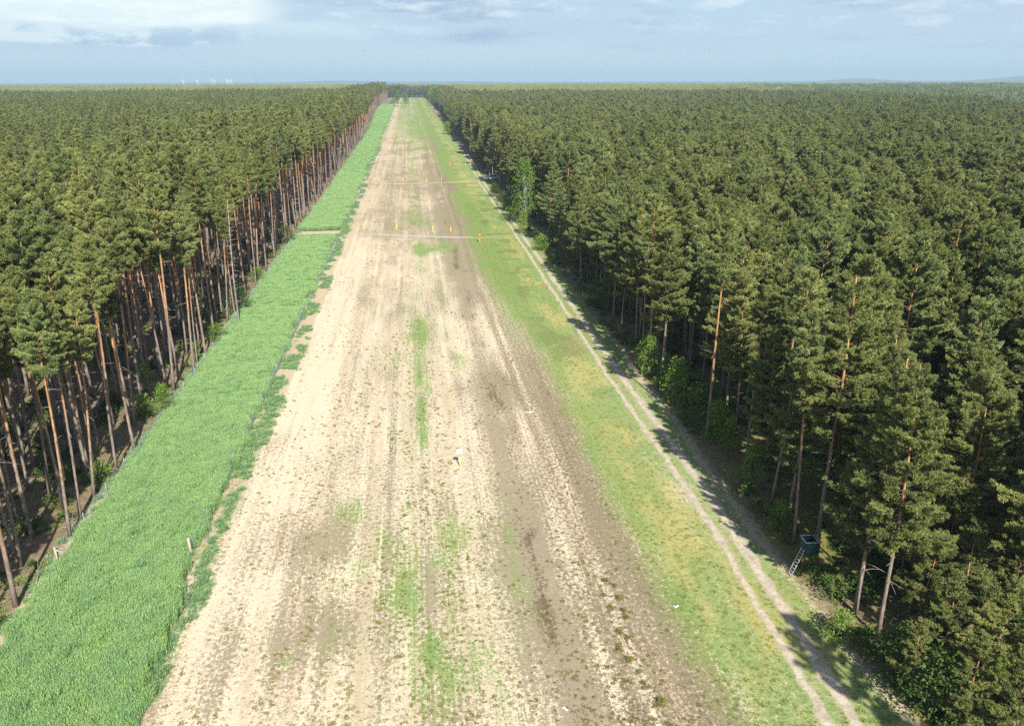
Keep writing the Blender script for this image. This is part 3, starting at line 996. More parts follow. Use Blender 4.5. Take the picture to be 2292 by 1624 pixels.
cand = cand[~broad_zone(cand[:, 0], cand[:, 1])]
DL, DR, VN = edge_l(cand[:, 1]) - cand[:, 0], cand[:, 0] - edge_r(cand[:, 1]), vnoise(cand[:, 0] / 25, cand[:, 1] / 25, 51)
for (x, y), dl, dr, vn in zip(cand.tolist(), DL.tolist(), DR.tolist(), VN.tolist()):
    if y > CORR_END - 5 and abs(x) < 40:
        kind = rng.choice([5, 6, 7])
    elif dr > -2 and dr < 4.5:
        kind = rng.choice([5, 6, 7, 7, 9, 8, 3])
    elif dr >= 4.5 and dr < 12 and y < 70:
        kind = rng.choice([5, 7, 6, 9, 8, 10, 12, 9])
    elif dr >= 4.5:
        kind = rng.choice([10, 11, 12, 13])
    else:
        kind = rng.choice([0, 1, 2, 3, 4])
    sc = rng.uniform(0.80, 1.12) * (0.92 + 0.16 * vn) * (1.11 if (x < 0 and dl < 30) else 1.0)
    lean = 0.025 if (0 < dl < 3) else 0.0
    front = 1 if ((0 < dl < 2.2) or (-2 < dr < 2.4)) else 0
    trees.append((x, y, kind, sc, rng.uniform(0, 6.28), rng.normal() * 0.026, lean + rng.normal() * 0.026, front))
T = np.array(trees)
ZT = terrain(T[:, 0], T[:, 1])
# rank what shows largest: near trees whose crown or stem lies in the picture
mid = np.stack([T[:, 0], T[:, 1], ZT + HT[T[:, 2].astype(int)] * T[:, 3] * 0.78], 1)
low = np.stack([T[:, 0], T[:, 1], ZT + 5.0], 1)
sx, sy, zc = project(mid)
lx, ly, lz = project(low)
inp = ((zc > 5) & (sx > -12) & (sx < W + 12) & (sy > -10) & (sy < H + 15)) | ((lz > 5) & (lx > 4) & (lx < W - 4) & (ly > 0) & (ly < H - 4) & (T[:, 7] > 0))
depth_in = np.where(T[:, 0] < 0, EDGE_L - T[:, 0], T[:, 0] - EDGE_R)
rank = zc * np.where(T[:, 7] > 0, 0.55, 1.0) * np.where((T[:, 2] == 8) | (T[:, 2] == 9), 1.4, 1.0) * (1 + 0.004 * np.clip(depth_in, 0, 60))
rank[~inp] = 1e9
order = np.argsort(rank)
N_IND = 290
single = set(int(i) for i in order[:N_IND])

ORD = ['nearest', 'second', 'third', 'fourth', 'fifth', 'sixth', 'seventh', 'eighth', 'ninth', 'tenth', 'eleventh', 'twelfth', 'thirteenth', 'fourteenth', 'fifteenth', 'sixteenth', 'seventeenth', 'eighteenth',
       'nineteenth', 'twentieth', 'twenty-first', 'twenty-second', 'twenty-third', 'twenty-fourth', 'twenty-fifth', 'twenty-sixth', 'twenty-seventh', 'twenty-eighth', 'twenty-ninth', 'thirtieth']


def pine_things():
    fl = sorted([i for i in single if T[i, 7] > 0 and T[i, 0] < 0], key=lambda i: T[i, 1])
    fr = sorted([i for i in single if T[i, 7] > 0 and T[i, 0] > 0], key=lambda i: T[i, 1])
    lab = {}
    for k, i in enumerate(fl):
        if k < len(ORD):
            lab[i] = f'{ORD[k]} tall bare-stemmed pine from the viewer in the front row beside the green crop'
        else:
            lab[i] = 'slim orange-stemmed pine far along the front row beside the green crop strip'
    for k, i in enumerate(fr):
        if k < len(ORD):
            lab[i] = f'{ORD[k]} bushy pine from the viewer in the front row along the sandy track'
        else:
            lab[i] = 'full-crowned pine far along the front row beside the sandy track'
    for i in single:
        x, y, kind, sc, rz, ax, ay, fr_ = T[i]
        kind = int(kind)
        o = empty('pine_tree', (x, y, ZT[i]), rz)
        o.rotation_euler = (ax, ay, rz)
        o.scale = (sc, sc, sc)
        if i in lab:
            L = lab[i]
        elif kind in (8, 9):
            L = 'short young pine growing under the tall pines of the stand past the sandy track'
        elif x < 0:
            L = 'slim tall pine inside the stand past the crop strip, behind its front row'
        else:
            L = 'tall green pine inside the dense stand past the sandy track, behind its front row'
        tag(o, L, 'pine tree', 'pines of the stand beyond the crop strip' if x < 0 else 'pines of the stand beyond the sandy track')
        ob('trunk', PM_T[kind], o)
        ob('crown', PM_C[kind], o)


pine_things()

# ------------------------------------------------------------------ the rest of the pine forest: one mass
MATS_F = [M['needle'], M['twig'], M['bark'], M['dead']]
temps = [merge(p[1], p[0], matmaps=[{0: 0, 1: 1}, {0: 2, 1: 3}]) for p in PINES]


def far_patch(seed, size=30.0, sp=3.3, tall=18.6, spread=1.75, broad=False):
    """a square of far woodland, crowns only a few pixels tall in the view"""
    g = np.random.default_rng(seed)
    mb = MB()
    n = int(size / sp)
    gx, gy = np.meshgrid((np.arange(n) + 0.5) * size / n - size / 2, (np.arange(n) + 0.5) * size / n - size / 2)
    cx = (gx + g.uniform(-0.4, 0.4, gx.shape) * sp).ravel()
    cy = (gy + g.uniform(-0.4, 0.4, gy.shape) * sp).ravel()
    k = len(cx)
    m = 58 if not broad else 300
    hts = tall * g.uniform(0.88, 1.08, k)
    q = g.uniform(0, 1, (k, m)) ** 0.8
    if not broad:                              # each crown is a thinned, coarser copy of a real pine crown
        for x_, y_ in zip(cx, cy):
            src = PINES[g.choice([0, 1, 2, 3, 10, 11, 12, 13])][1]
            bi_ = [j for j in range(len(src.f)) if src.m[j][0] == 0][-1]
            V0 = src.v[bi_].reshape(-1, 4, 3)
            sel = g.choice(len(V0), 150, replace=False)
            Q = V0[sel]
            ctr = Q.mean(1, keepdims=True)
            Q = ctr + (Q - ctr) * 3.5
            sc_ = g.uniform(0.82, 1.12)
            a_ = g.uniform(0, 6.28)
            ca, sa = math.cos(a_), math.sin(a_)
            Q = (Q @ np.array([[ca, sa, 0], [-sa, ca, 0], [0, 0, 1.0]])) * sc_ + np.array([x_, y_, 0])
            tn_ = np.clip(g.uniform(0.1, 0.9) + 0.15 * g.normal(size=150), 0, 1)
            mb.add(Q.reshape(-1, 3), np.arange(600).reshape(-1, 4), 0, np.repeat(tn_, 4))
        return mb
    dv = unit(g.normal(size=(k, m, 3)))
    rad = sp * 0.58 * g.uniform(0.75, 1.1, (k, m, 1))
    P = np.stack([cx, cy, hts - sp * 0.55], 1)[:, None] + dv * rad * np.array([1, 1, 0.85])
    tone = np.clip(np.repeat(g.uniform(0.1, 0.9, k), m) + g.normal(size=k * m) * 0.15, 0, 1)
    P = P.reshape(-1, 3)
    D = unit(np.array([0, 0, 0.35]) + 0.8 * g.normal(size=P.shape))
    sz = 0.85 if not broad else 1.3
    blades(mb, P, D, sz, sz * 0.24, 1, 0.3, 0, tone, 0.1, g)
    return mb


npine = len(temps)
temps += [far_patch(100 + k) for k in range(4)]
mass_i = [i for i in range(len(T)) if i not in single]
mp, mr, ms, mi = [], [], [], []
for i in mass_i:
    x, y, kind, sc, rz, ax, ay, _ = T[i]
    mp.append((x, y, ZT[i]))
    mr.append((ax, ay, rz))
    ms.append((sc, sc, sc))
    mi.append(int(kind))


bp, br, bs, bi = [], [], [], []
step = 30.0
cells = []
for (d0, d1, stp) in ((FULL, 1750.0, 30.0), (1750.0, 8200.0, 66.0)):
    for sgn in (-1, 1):
        start = 63.0 if sgn > 0 else 61.0
        if d0 > 1000:
            start = 0
        xs = sgn * (start + stp / 2 + np.arange(0, d1 * 0.95, stp))
        yy = np.arange(0, d1, stp) + stp / 2
        gx, gy = np.meshgrid(xs, yy)
        gx, gy = gx.ravel(), gy.ravel()
        d = np.hypot(gx, gy)
        az_ = np.degrees(np.arctan2(gx, gy))
        ok = (d >= d0 - 8) & (d < d1) & (az_ > -34) & (az_ < 48)
        for x, y in zip(gx[ok], gy[ok]):
            cells.append((x, y, stp / 30.0))
gx, gy = np.meshgrid(np.arange(200, 900, 15.0), np.arange(300, 1000, 15.0))
for x, y in zip(gx.ravel(), gy.ravel()):               # broadleaf wood nearer than the limit of the single pines
    if math.hypot(x, y) < FULL - 8 and bool(broad_zone(np.array(x), np.array(y))):
        cells.append((x, y, 0.5))
for (x, y) in [(a, b) for a in np.arange(-47, 60, 30) for b in np.arange(CORR_END + 85, 1760, 30)]:
    cells.append((x, y, 1.0))
for (x, y, f) in cells:
    z = float(terrain(x, y)) + 2.2 * (float(fbm(x / 120, y / 120, 63, 3)) - 0.5)
    rz = rng.integers(0, 4) * math.pi / 2
    hz_ = rng.uniform(0.95, 1.05)
    if bool(broad_zone(np.array(x), np.array(y))):
        bp.append((x, y, z + 0.4))
        br.append((0, 0, rz))
        bs.append((f, f, hz_ * rng.uniform(0.9, 1.12)))
        bi.append(rng.integers(0, 2))
    else:
        mp.append((x, y, z))
        mr.append((0, 0, rz))
        ms.append((f * 1.02, f * 1.02, hz_))
        mi.append(npine + rng.integers(0, 4))
forest = scatter('pine_forest', temps, dict(p=np.array(mp), r=np.array(mr), s=np.array(ms), i=np.array(mi)), MATS_F)
tag(forest, 'vast dark green pine forest stretching to the horizon behind the nearer pines', 'forest', kind='stuff')
wood = scatter('broadleaf_forest', [far_patch(201, 30, 10.0, 21.0, broad=True), far_patch(202, 30, 7.5, 20.0, broad=True)],
               dict(p=np.array(bp), r=np.array(br), s=np.array(bs), i=np.array(bi)), [M['leaf_far']])
tag(wood, 'bright green broadleaf wood far beyond the pines near the horizon', 'forest', kind='stuff')
print('pines', len(T), 'cells', len(cells), 'broad', len(bp))

# ------------------------------------------------------------------ the crop strip: dense green cereal, about a metre tall
def crop_mat():
    m, t = new_mat('cereal')
    P = pos(t)
    tint, h = t.attr('tint'), t.attr('hgt')
    land = t.noise(t.mapv(P, (4.2, 0.40, 0)), 1.0, 5, 0.65)
    land2 = t.noise(t.mapv(P, (0.30, 0.35, 0), (5, 3, 0)), 1.0, 3, 0.6)
    oi = t.n('ShaderNodeObjectInfo')
    k = t.math('ADD', t.math('MULTIPLY', land, 0.9), t.math('MULTIPLY', tint, 0.30))
    k = t.math('ADD', k, t.math('ADD', t.math('MULTIPLY', land2, 0.35), t.math('MULTIPLY', oi.outputs['Random'], 0.12)))
    c = t.mix(t.sstep(k, 0.60, 1.05), (0.165, 0.348, 0.155), (0.312, 0.478, 0.138))
    c = t.mix(t.sstep(k, 1.02, 1.22, 0.0, 0.7), c, (0.44, 0.53, 0.17))
    c = t.mix(t.sstep(h, 0.72, 1.0, 0.0, 0.5), c, (0.400, 0.535, 0.270))
    t.put(t.bsdf.inputs['Base Color'], c)
    t.bsdf.inputs['Roughness'].default_value = 0.55
    tr = t.n('ShaderNodeBsdfTranslucent')
    t.put(tr.inputs[0], c)
    mx = t.n('ShaderNodeMixShader')
    mx.inputs[0].default_value = 0.35
    t.nt.links.new(t.bsdf.outputs[0], mx.inputs[1])
    t.nt.links.new(tr.outputs[0], mx.inputs[2])
    t.nt.links.new(mx.outputs[0], t.out.inputs[0])
    return m


def cereal_clump(seed, half, n):
    """a patch of cereal: thin stems, leaves bending out at every height and ears on top; hgt runs 0..1"""
    g = np.random.default_rng(seed)
    mb = MB()
    P = np.stack([g.uniform(-half, half, n), g.uniform(-half, half, n), 0.95 * g.uniform(0.15, 0.92, n) ** 0.8], 1)
    D = unit(np.array([0, 0, 0.75]) + 0.55 * g.normal(size=(n, 3)))
    blades(mb, P, D, 0.23, 0.013, 1, 0.25, 0, g.uniform(0, 1, n), 0.1, g)
    k = n // 6
    B = np.stack([g.uniform(-half, half, k), g.uniform(-half, half, k), np.full(k, -0.03)], 1)
    blades(mb, B, unit(np.array([0, 0, 1.0]) + 0.07 * g.normal(size=(k, 3))), 1.0, 0.014, 1, 0.03, 0, g.uniform(0.2, 0.8, k), 0.0, g)
    mb.h = [np.clip(v[:, 2], 0, 1) for v in mb.v]
    return mb


M['cereal'] = crop_mat()
ct = [cereal_clump(300 + k, 0.48, 640) for k in range(5)]
yc_, xc_ = [], []
y = 22.0
while y < 1120:
    stp = 0.62 if y < 120 else (0.8 if y < 320 else (1.5 if y < 600 else 2.4))
    l, r = float(crop_l(y)), float(crop_r(y))
    if y > 330:
        l = l - 6.0 * float(sm(y, 600, 1000))
    if not (-2.8 < y - Y_BREAK < 2.6):
        xs = np.arange(l + 0.3, r - 0.2, stp)
        xc_ += list(xs + rng.uniform(-0.5, 0.5, len(xs)) * stp)
        yc_ += list(y + rng.uniform(-0.5, 0.5, len(xs)) * stp)
    y += stp
xc_, yc_ = np.array(xc_), np.array(yc_)
big_ = np.where(yc_ < 120, 1.0, np.where(yc_ < 320, 1.2, np.where(yc_ < 600, 2.0, 3.0)))
hz = 0.66 + 0.72 * fbm(xc_ / 0.7, yc_ / 2.2, 71, 3)
hz *= 1 - 0.68 * sm(yc_, Y_BREAK - 10, Y_BREAK - 6.5) * (1 - sm(yc_, Y_BREAK - 2, Y_BREAK))
hz *= 1 - 0.3 * sm(fbm(xc_ / 1.3, yc_ / 2.2, 72, 3), 0.58, 0.75)
n = len(xc_)
crop = scatter('cereal_crop', ct, dict(p=np.stack([xc_, yc_, terrain(xc_, yc_)], 1), r=np.stack([np.zeros(n), np.zeros(n), rng.uniform(0, 6.28, n)], 1),
                                       s=np.stack([big_, big_, hz], 1), i=rng.integers(0, 5, n)), [M['cereal']])
tag(crop, 'long strip of tall blue-green cereal between the pines and the sandy clearing', 'crop', kind='stuff')

# ------------------------------------------------------------------ weeds, grass tufts and verge plants
M['weed'] = leaf_mat('weed_leaves', (0.135, 0.150, 0.036), (0.195, 0.190, 0.048), (0.255, 0.230, 0.07), 0.25)
M['weed_rust'] = leaf_mat('rusty_weed', (0.12, 0.06, 0.03), (0.17, 0.09, 0.04), (0.20, 0.13, 0.06), 0.1)
M['weed_grey'] = leaf_mat('grey_dry_weed', (0.19, 0.155, 0.11), (0.25, 0.21, 0.15), (0.31, 0.27, 0.20), 0.1)
M['grass'] = leaf_mat('meadow_grass', (0.17, 0.23, 0.06), (0.22, 0.285, 0.08), (0.30, 0.305, 0.09), 0.25)
M['verge'] = leaf_mat('verge_grass', (0.11, 0.205, 0.095), (0.165, 0.285, 0.13), (0.25, 0.35, 0.17), 0.25)


def tuft(seed, rad, n, hgt, wd, spread=0.9):
    g = np.random.default_rng(seed)
    mb = MB()
    a = g.uniform(0, 6.28, n)
    rr = rad * np.sqrt(g.uniform(0, 1, n))
    P = np.stack([rr * np.cos(a), rr * np.sin(a), np.full(n, 0.0)], 1)
    D = unit(np.stack([np.cos(a) * rr / rad * spread, np.sin(a) * rr / rad * spread, np.full(n, 0.8)], 1))
    blades(mb, P, D, hgt, wd, 3, 0.35, 0, g.uniform(0.1, 0.9, n), 0.1, g)
    return mb


def cover(name, temps, x, y, sc, pick, mats, label, cat):
    n = len(x)
    o = scatter(name, temps, dict(p=np.stack([x, y, terrain(x, y)], 1), r=np.stack([rng.normal(size=n) * 0.1, rng.normal(size=n) * 0.1, rng.uniform(0, 6.28, n)], 1),
                                  s=np.stack([sc, sc, sc * rng.uniform(0.7, 1.2, n)], 1), i=pick), mats)
    return tag(o, label, cat, kind='stuff')


def multi(tm, mat):
    return merge(tm, matmaps=[{0: mat}])


wt = [multi(tuft(400, 0.10, 20, 0.13, 0.014), 0), multi(tuft(401, 0.14, 26, 0.12, 0.015), 0), multi(tuft(402, 0.10, 16, 0.13, 0.014), 1),
      multi(tuft(403, 0.15, 18, 0.08, 0.012), 2), multi(tuft(404, 0.12, 16, 0.07, 0.012), 2)]
N = 110000
wx = rng.uniform(-15.5, 15.5, N)
wy = 34 + 330 * rng.uniform(0, 1, N) ** 1.6
rows = 0.5 + 0.5 * np.cos((wx + 0.3 * np.sin(wy / 20)) * 2 * math.pi / 1.55)
den = (sm(wx, -10.8, -9.2) * (1 - sm(wx, 0, 5)) * (0.15 + 0.85 * rows ** 2) * sm(fbm(wx / 2.5, wy / 9, 81, 3), 0.36, 0.62)
       + 0.16 * sm(wx, 0, 5) + 0.05 + 0.30 * sm(fbm(wx / 3, wy / 7, 83, 3), 0.52, 0.72))
den *= 0.5 * np.clip(70 / wy, 0.35, 1.0)
keep = (rng.uniform(size=N) < den) & (np.abs(wy - cross_y(wx, XA)) > 1.4)
wx, wy = wx[keep], wy[keep]
isgreen = rng.uniform(size=len(wx)) < np.where(wx < 2.5, 0.9, 0.6)
pick = np.where(isgreen, rng.choice([0, 1], len(wx), p=[0.5, 0.5]), rng.choice([3, 4, 2], len(wx), p=[0.48, 0.48, 0.04]))
cover('field_weeds', wt, wx, wy, 0.62 * rng.uniform(0.4, 1.35, len(wx)) ** 1.5, pick, [M['weed'], M['weed_rust'], M['weed_grey']],
      'small olive and brown weeds dotted in rows over the pale sandy soil', 'weeds')

gt = [tuft(410, 0.28, 26, 0.09, 0.014), tuft(411, 0.34, 30, 0.07, 0.014), tuft(412, 0.22, 24, 0.14, 0.014)]
N = 26000
wx = rng.uniform(14.5, 29.5, N)
wy = 33 + 210 * rng.uniform(0, 1, N) ** 1.5
F_ = fields(wx, wy)
keep = (rng.uniform(size=N) < F_['green'] * 0.8) & (F_['rut'] < 0.35)
wx, wy = wx[keep], wy[keep]
cover('meadow_grass', gt, wx, wy, rng.uniform(0.3, 0.75, len(wx)), rng.integers(0, 3, len(wx)), [M['grass']],
      'short yellow-green meadow grass beside the sandy track', 'grass')

vt = [tuft(420, 0.30, 30, 0.34, 0.026, 1.1), tuft(421, 0.24, 26, 0.44, 0.024), tuft(422, 0.38, 30, 0.24, 0.026, 1.3)]
N = 14000
wx = rng.uniform(-18.2, -14.8, N)
wy = 33 + 420 * rng.uniform(0, 1, N) ** 1.5
keep = rng.uniform(size=N) < 0.5 * sm(fields(wx, wy)['green'], 0.30, 0.8)
wx, wy = wx[keep], wy[keep]
ex = np.concatenate([rng.uniform(-28.6, -26.6, 1500), wx])
ey = np.concatenate([34 + 200 * rng.uniform(0, 1, 1500) ** 1.5, wy])
keep = np.ones(len(ex), bool)
keep[:1500] = fbm(ex[:1500] / 1.2, ey[:1500] / 2.5, 91, 3) > 0.52
ex, ey = ex[keep], ey[keep]
cover('verge_grass', vt, ex, ey, rng.uniform(0.35, 1.0, len(ex)), rng.integers(0, 3, len(ex)), [M['verge']],
      'rough green grass clumps growing on the verges of the crop strip', 'grass')

ut = [multi(tuft(430, 0.35, 26, 0.30, 0.05, 1.2), 0), multi(tuft(431, 0.30, 24, 0.22, 0.03, 1.1), 1), multi(leafy(432, 0.9, 0.5, 0.1, 16, 9, 0.14)[1], 0)]
N = 9000
wx = np.where(rng.uniform(size=N) < 0.45, rng.uniform(-48, -28.5, N), rng.uniform(27.5, 50, N))
wy = 30 + 190 * rng.uniform(0, 1, N) ** 1.4
keep = fbm(wx / 3.2, wy / 3.2, 95, 3) > 0.50
wx, wy = wx[keep], wy[keep]
cover('forest_undergrowth', ut, wx, wy, rng.uniform(0.5, 1.3, len(wx)), rng.choice([0, 1, 1, 2], len(wx)), [M['leaf_dark'], M['grass']],
      'low seedlings, moss and grass on the floor under the pines', 'undergrowth')

# ------------------------------------------------------------------ bushes and small broadleaf trees, each a thing
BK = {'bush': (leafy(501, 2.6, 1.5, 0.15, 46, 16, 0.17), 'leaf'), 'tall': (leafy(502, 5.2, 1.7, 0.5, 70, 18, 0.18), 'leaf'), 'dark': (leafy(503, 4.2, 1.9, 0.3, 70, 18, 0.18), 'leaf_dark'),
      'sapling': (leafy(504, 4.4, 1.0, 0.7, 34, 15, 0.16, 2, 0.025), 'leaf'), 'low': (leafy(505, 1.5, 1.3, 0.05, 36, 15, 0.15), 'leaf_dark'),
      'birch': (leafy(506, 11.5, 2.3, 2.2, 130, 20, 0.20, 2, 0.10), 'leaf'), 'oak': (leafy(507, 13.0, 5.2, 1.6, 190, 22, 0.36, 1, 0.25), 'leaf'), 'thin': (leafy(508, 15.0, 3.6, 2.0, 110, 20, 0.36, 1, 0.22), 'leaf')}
BMESH = {}
for k, ((st_, fo_), mt) in BK.items():
    BMESH[k] = (st_.mesh('stem', [M['birch' if k == 'birch' else 'brown_stem'], M['twig']], True), fo_.mesh('foliage', [M[mt]]))


def bush(kind, dx, dy, sc, label, name='bush', cat='bush', group=None, z=0.0):
    p = unproj(dx, dy, z)
    o = empty(name, (p.x, p.y, float(terrain(p.x, p.y))), random.uniform(0, 6.28))
    o.scale = (sc, sc, sc * random.uniform(0.92, 1.08))
    tag(o, label, cat, group)
    tree_like = name.endswith('tree')
    ob('trunk' if tree_like else 'stem', BMESH[kind][0], o)
    ob('crown' if tree_like else 'foliage', BMESH[kind][1], o)
    return o


G1 = 'bushes along the pines beside the crop'
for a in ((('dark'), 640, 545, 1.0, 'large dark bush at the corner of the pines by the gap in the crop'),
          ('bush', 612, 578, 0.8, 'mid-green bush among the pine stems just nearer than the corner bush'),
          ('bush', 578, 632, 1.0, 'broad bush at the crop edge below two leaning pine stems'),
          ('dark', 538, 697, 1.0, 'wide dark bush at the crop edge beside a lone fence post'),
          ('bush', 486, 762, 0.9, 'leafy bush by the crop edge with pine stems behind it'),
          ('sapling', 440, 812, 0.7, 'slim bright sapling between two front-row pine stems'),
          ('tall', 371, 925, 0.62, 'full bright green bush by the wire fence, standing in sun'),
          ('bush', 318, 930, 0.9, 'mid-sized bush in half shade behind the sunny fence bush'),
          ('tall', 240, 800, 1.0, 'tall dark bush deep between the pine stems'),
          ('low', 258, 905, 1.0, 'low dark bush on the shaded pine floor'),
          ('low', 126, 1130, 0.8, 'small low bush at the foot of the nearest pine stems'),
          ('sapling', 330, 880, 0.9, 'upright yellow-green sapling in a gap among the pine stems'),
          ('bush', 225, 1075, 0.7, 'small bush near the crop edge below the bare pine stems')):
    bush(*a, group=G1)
G2 = 'bushes along the sandy track'
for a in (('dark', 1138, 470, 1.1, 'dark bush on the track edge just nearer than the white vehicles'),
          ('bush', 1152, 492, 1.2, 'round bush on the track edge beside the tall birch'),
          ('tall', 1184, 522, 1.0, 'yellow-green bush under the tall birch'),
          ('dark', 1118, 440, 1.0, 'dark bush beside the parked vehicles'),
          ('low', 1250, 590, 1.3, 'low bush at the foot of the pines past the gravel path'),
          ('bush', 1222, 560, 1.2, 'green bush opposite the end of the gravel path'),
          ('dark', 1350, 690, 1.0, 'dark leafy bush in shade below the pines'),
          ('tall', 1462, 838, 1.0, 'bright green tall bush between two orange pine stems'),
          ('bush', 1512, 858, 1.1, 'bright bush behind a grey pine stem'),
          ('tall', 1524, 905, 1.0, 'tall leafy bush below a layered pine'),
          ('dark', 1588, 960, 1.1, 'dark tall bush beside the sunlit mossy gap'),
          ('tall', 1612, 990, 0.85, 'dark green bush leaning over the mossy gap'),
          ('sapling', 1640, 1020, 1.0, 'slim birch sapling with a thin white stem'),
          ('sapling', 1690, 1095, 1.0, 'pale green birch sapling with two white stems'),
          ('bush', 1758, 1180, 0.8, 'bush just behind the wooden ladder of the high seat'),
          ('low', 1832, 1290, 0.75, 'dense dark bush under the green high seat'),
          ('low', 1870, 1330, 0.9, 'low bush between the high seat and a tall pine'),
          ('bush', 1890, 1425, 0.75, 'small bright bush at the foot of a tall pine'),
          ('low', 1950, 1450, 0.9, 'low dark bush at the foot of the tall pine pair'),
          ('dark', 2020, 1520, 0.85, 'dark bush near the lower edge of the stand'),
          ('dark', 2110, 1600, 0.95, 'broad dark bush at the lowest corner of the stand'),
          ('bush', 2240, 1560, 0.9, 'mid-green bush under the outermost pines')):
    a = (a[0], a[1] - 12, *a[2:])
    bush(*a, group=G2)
bush('birch', 1174, 503, 1.35, 'tall bright green birch in front of the pines past the track', 'birch_tree', 'birch tree')
bush('oak', 972, 236, 1.6, 'round bright green tree at the far end of the track', 'broadleaf_tree', 'tree')
bush('thin', 907, 238, 1.15, 'thin pale green tree standing alone at the far end of the crop strip', 'broadleaf_tree', 'tree')
bush('thin', 891, 238, 1.2, 'dark green slender tree against the far end of the pine row', 'broadleaf_tree', 'tree')
bush('oak', 1002, 300, 0.6, 'bright green small tree low on the far pine edge', 'broadleaf_tree', 'tree')

for (dx, dy, hz_, kd, sc, lab) in ((145, 272, 15, 'oak', 0.9, 'bright green broadleaf tree among the far pines past the crop, near the photo edge'),
                                   (330, 262, 15, 'oak', 0.8, 'small bright green broadleaf tree among the far pines past the crop'),
                                   (1430, 250, 15, 'oak', 0.9, 'bright green broadleaf crown low among the far pines past the track'),
                                   (1905, 446, 15, 'birch', 1.3, 'yellow-green birch crown among the pines far from the track'),
                                   (1985, 330, 15, 'oak', 0.75, 'fresh green round crown among dark pines toward the photo edge'),
                                   (1230, 372, 12, 'birch', 1.2, 'second bright birch standing behind the tall one at the pine edge')):
    p = unproj(dx, dy, hz_)
    o = empty('broadleaf_tree' if kd == 'oak' else 'birch_tree', (p.x, p.y, float(terrain(p.x, p.y))), dx)
    o.scale = (sc, sc, sc * (1.45 if kd == 'oak' else 1.15))
    tag(o, lab, 'tree' if kd == 'oak' else 'birch tree')
    ob('trunk', BMESH[kd][0], o)
    ob('crown', BMESH[kd][1], o)

# broom bushes on the brown soil
bl = leafy(520, 0.55, 0.42, 0.03, 22, 14, 0.065, 5, 0.012)
BB = (bl[0].mesh('stem', [M['brown_stem'], M['twig']], True), bl[1].mesh('foliage', [M['weed']]))
for k, (cx, cy, sc) in enumerate(((1480, 1575, 1.35), (1355, 1300, 1.0), (1375, 1312, 0.8), (1352, 1333, 0.75), (1386, 1338, 0.9), (1365, 1358, 0.8), (1396, 1368, 0.9), (1403, 1382, 0.8), (1388, 1416, 1.0),
                                  (1405, 1428, 0.8), (1386, 1454, 0.9), (1410, 1480, 1.2), (1440, 1530, 0.8), (1428, 1505, 0.8))):
    p = unproj(cx, cy)
    o = empty('broom_bush', (p.x, p.y, float(terrain(p.x, p.y))), k * 1.7)
    o.scale = (sc * 0.8, sc * 0.8, sc * 0.55)
    if k == 0:
        lab = 'largest dark green broom bush, alone at the near end of the brown soil'
    elif k == 1:
        lab = 'widest broom bush at the far end of its row on the brown soil'
    elif k == 11:
        lab = 'broad low broom bush near the middle of the brown soil'
    else:
        lab = 'small dark green broom bush in the loose row along the brown soil'
    tag(o, lab, 'bush', 'broom bushes on the brown soil')
    ob('stem', BB[0], o)
    ob('foliage', BB[1], o)

# dead and dry pines by the crop side
dd = pine_shape(601, 18.5, 0.55, 1.5, 0.8, 0.7, 0.3, needles=False, bend=0.5, r0=0.13, dead_low=14)
DM = (dd[0].mesh('trunk', [M['dead'], M['dead']], True), dd[1].mesh('crown', [M['dead'], M['dead']]))
for (dx, dy, hz_, lab) in ((92, 540, 17.5, 'bare grey dead pine rising above the green crowns'), (88, 660, 16.0, 'bare brown dead pine with many fine twigs near the photo edge'), (505, 470, 17.0, 'bare dead pine with forked top among the edge pines')):
    p = unproj(dx, dy, hz_)
    o = tag(empty('dead_pine', (p.x, p.y, float(terrain(p.x, p.y))), dx), lab, 'dead tree', 'dead pines')
    ob('trunk', DM[0], o)
    ob('crown', DM[1], o)
p = unproj(66, 620, 16.5)
o = tag(empty('pine_tree', (p.x, p.y, float(terrain(p.x, p.y))), 2.0), 'dying pine with rusty yellow needles among green ones', 'pine tree')
ob('trunk', PM_T[4], o)
dry_crown = PINES[4][1].mesh('crown', [M['needle_dry'], M['twig']])
ob('crown', dry_crown, o)
for (dx, dy, lab) in ((780, 264, 'rusty orange-brown dying pine among green crowns beside the far crop strip'),):
    p = unproj(dx, dy, 17)
    o = tag(empty('pine_tree', (p.x, p.y, float(terrain(p.x, p.y))), dx), lab, 'pine tree')
    ob('trunk', PM_T[4], o)
    ob('crown', dry_crown, o)

# ------------------------------------------------------------------ fallen wood
def branch_thing(dx1, dy1, dx2, dy2, rad, label, mat='dead', name='fallen_branch', forks=4):
    a, b = unproj(dx1, dy1), unproj(dx2, dy2)
    c0 = (a + b) / 2
    o_ = Vector((c0.x, c0.y, float(terrain(c0.x, c0.y))))
    q = np.linspace(0, 1, 7)[:, None]
    A, B = np.array(a - o_), np.array(b - o_)
    A[2] = B[2] = rad + 0.02
    pts = A * (1 - q) + B * q + np.random.default_rng(int(dx1)).normal(size=(7, 3)) * np.array([0.08, 0.08, 0.05])
    mb = MB()
    mb.tube(pts, np.linspace(rad, rad * 0.35, 7), 6, 0, 0.5, 0.5)
    g = np.random.default_rng(int(dx1 + dy1))
    for k in range(forks):
        i = g.integers(2, 6)
        d = g.normal(size=3) * np.array([0.8, 0.8, 0.25]) + np.array([0, 0, 0.3])
        mb.tube([pts[i], pts[i] + d * 0.5, pts[i] + d], [rad * 0.4, rad * 0.28, rad * 0.1], 4, 0, 0.5, 0.5, cap=False)
    ob_ = mb.build(name, M[mat], None, True, o_)
    tag(ob_, label, 'log' if name == 'fallen_log' else 'branch', 'fallen wood')


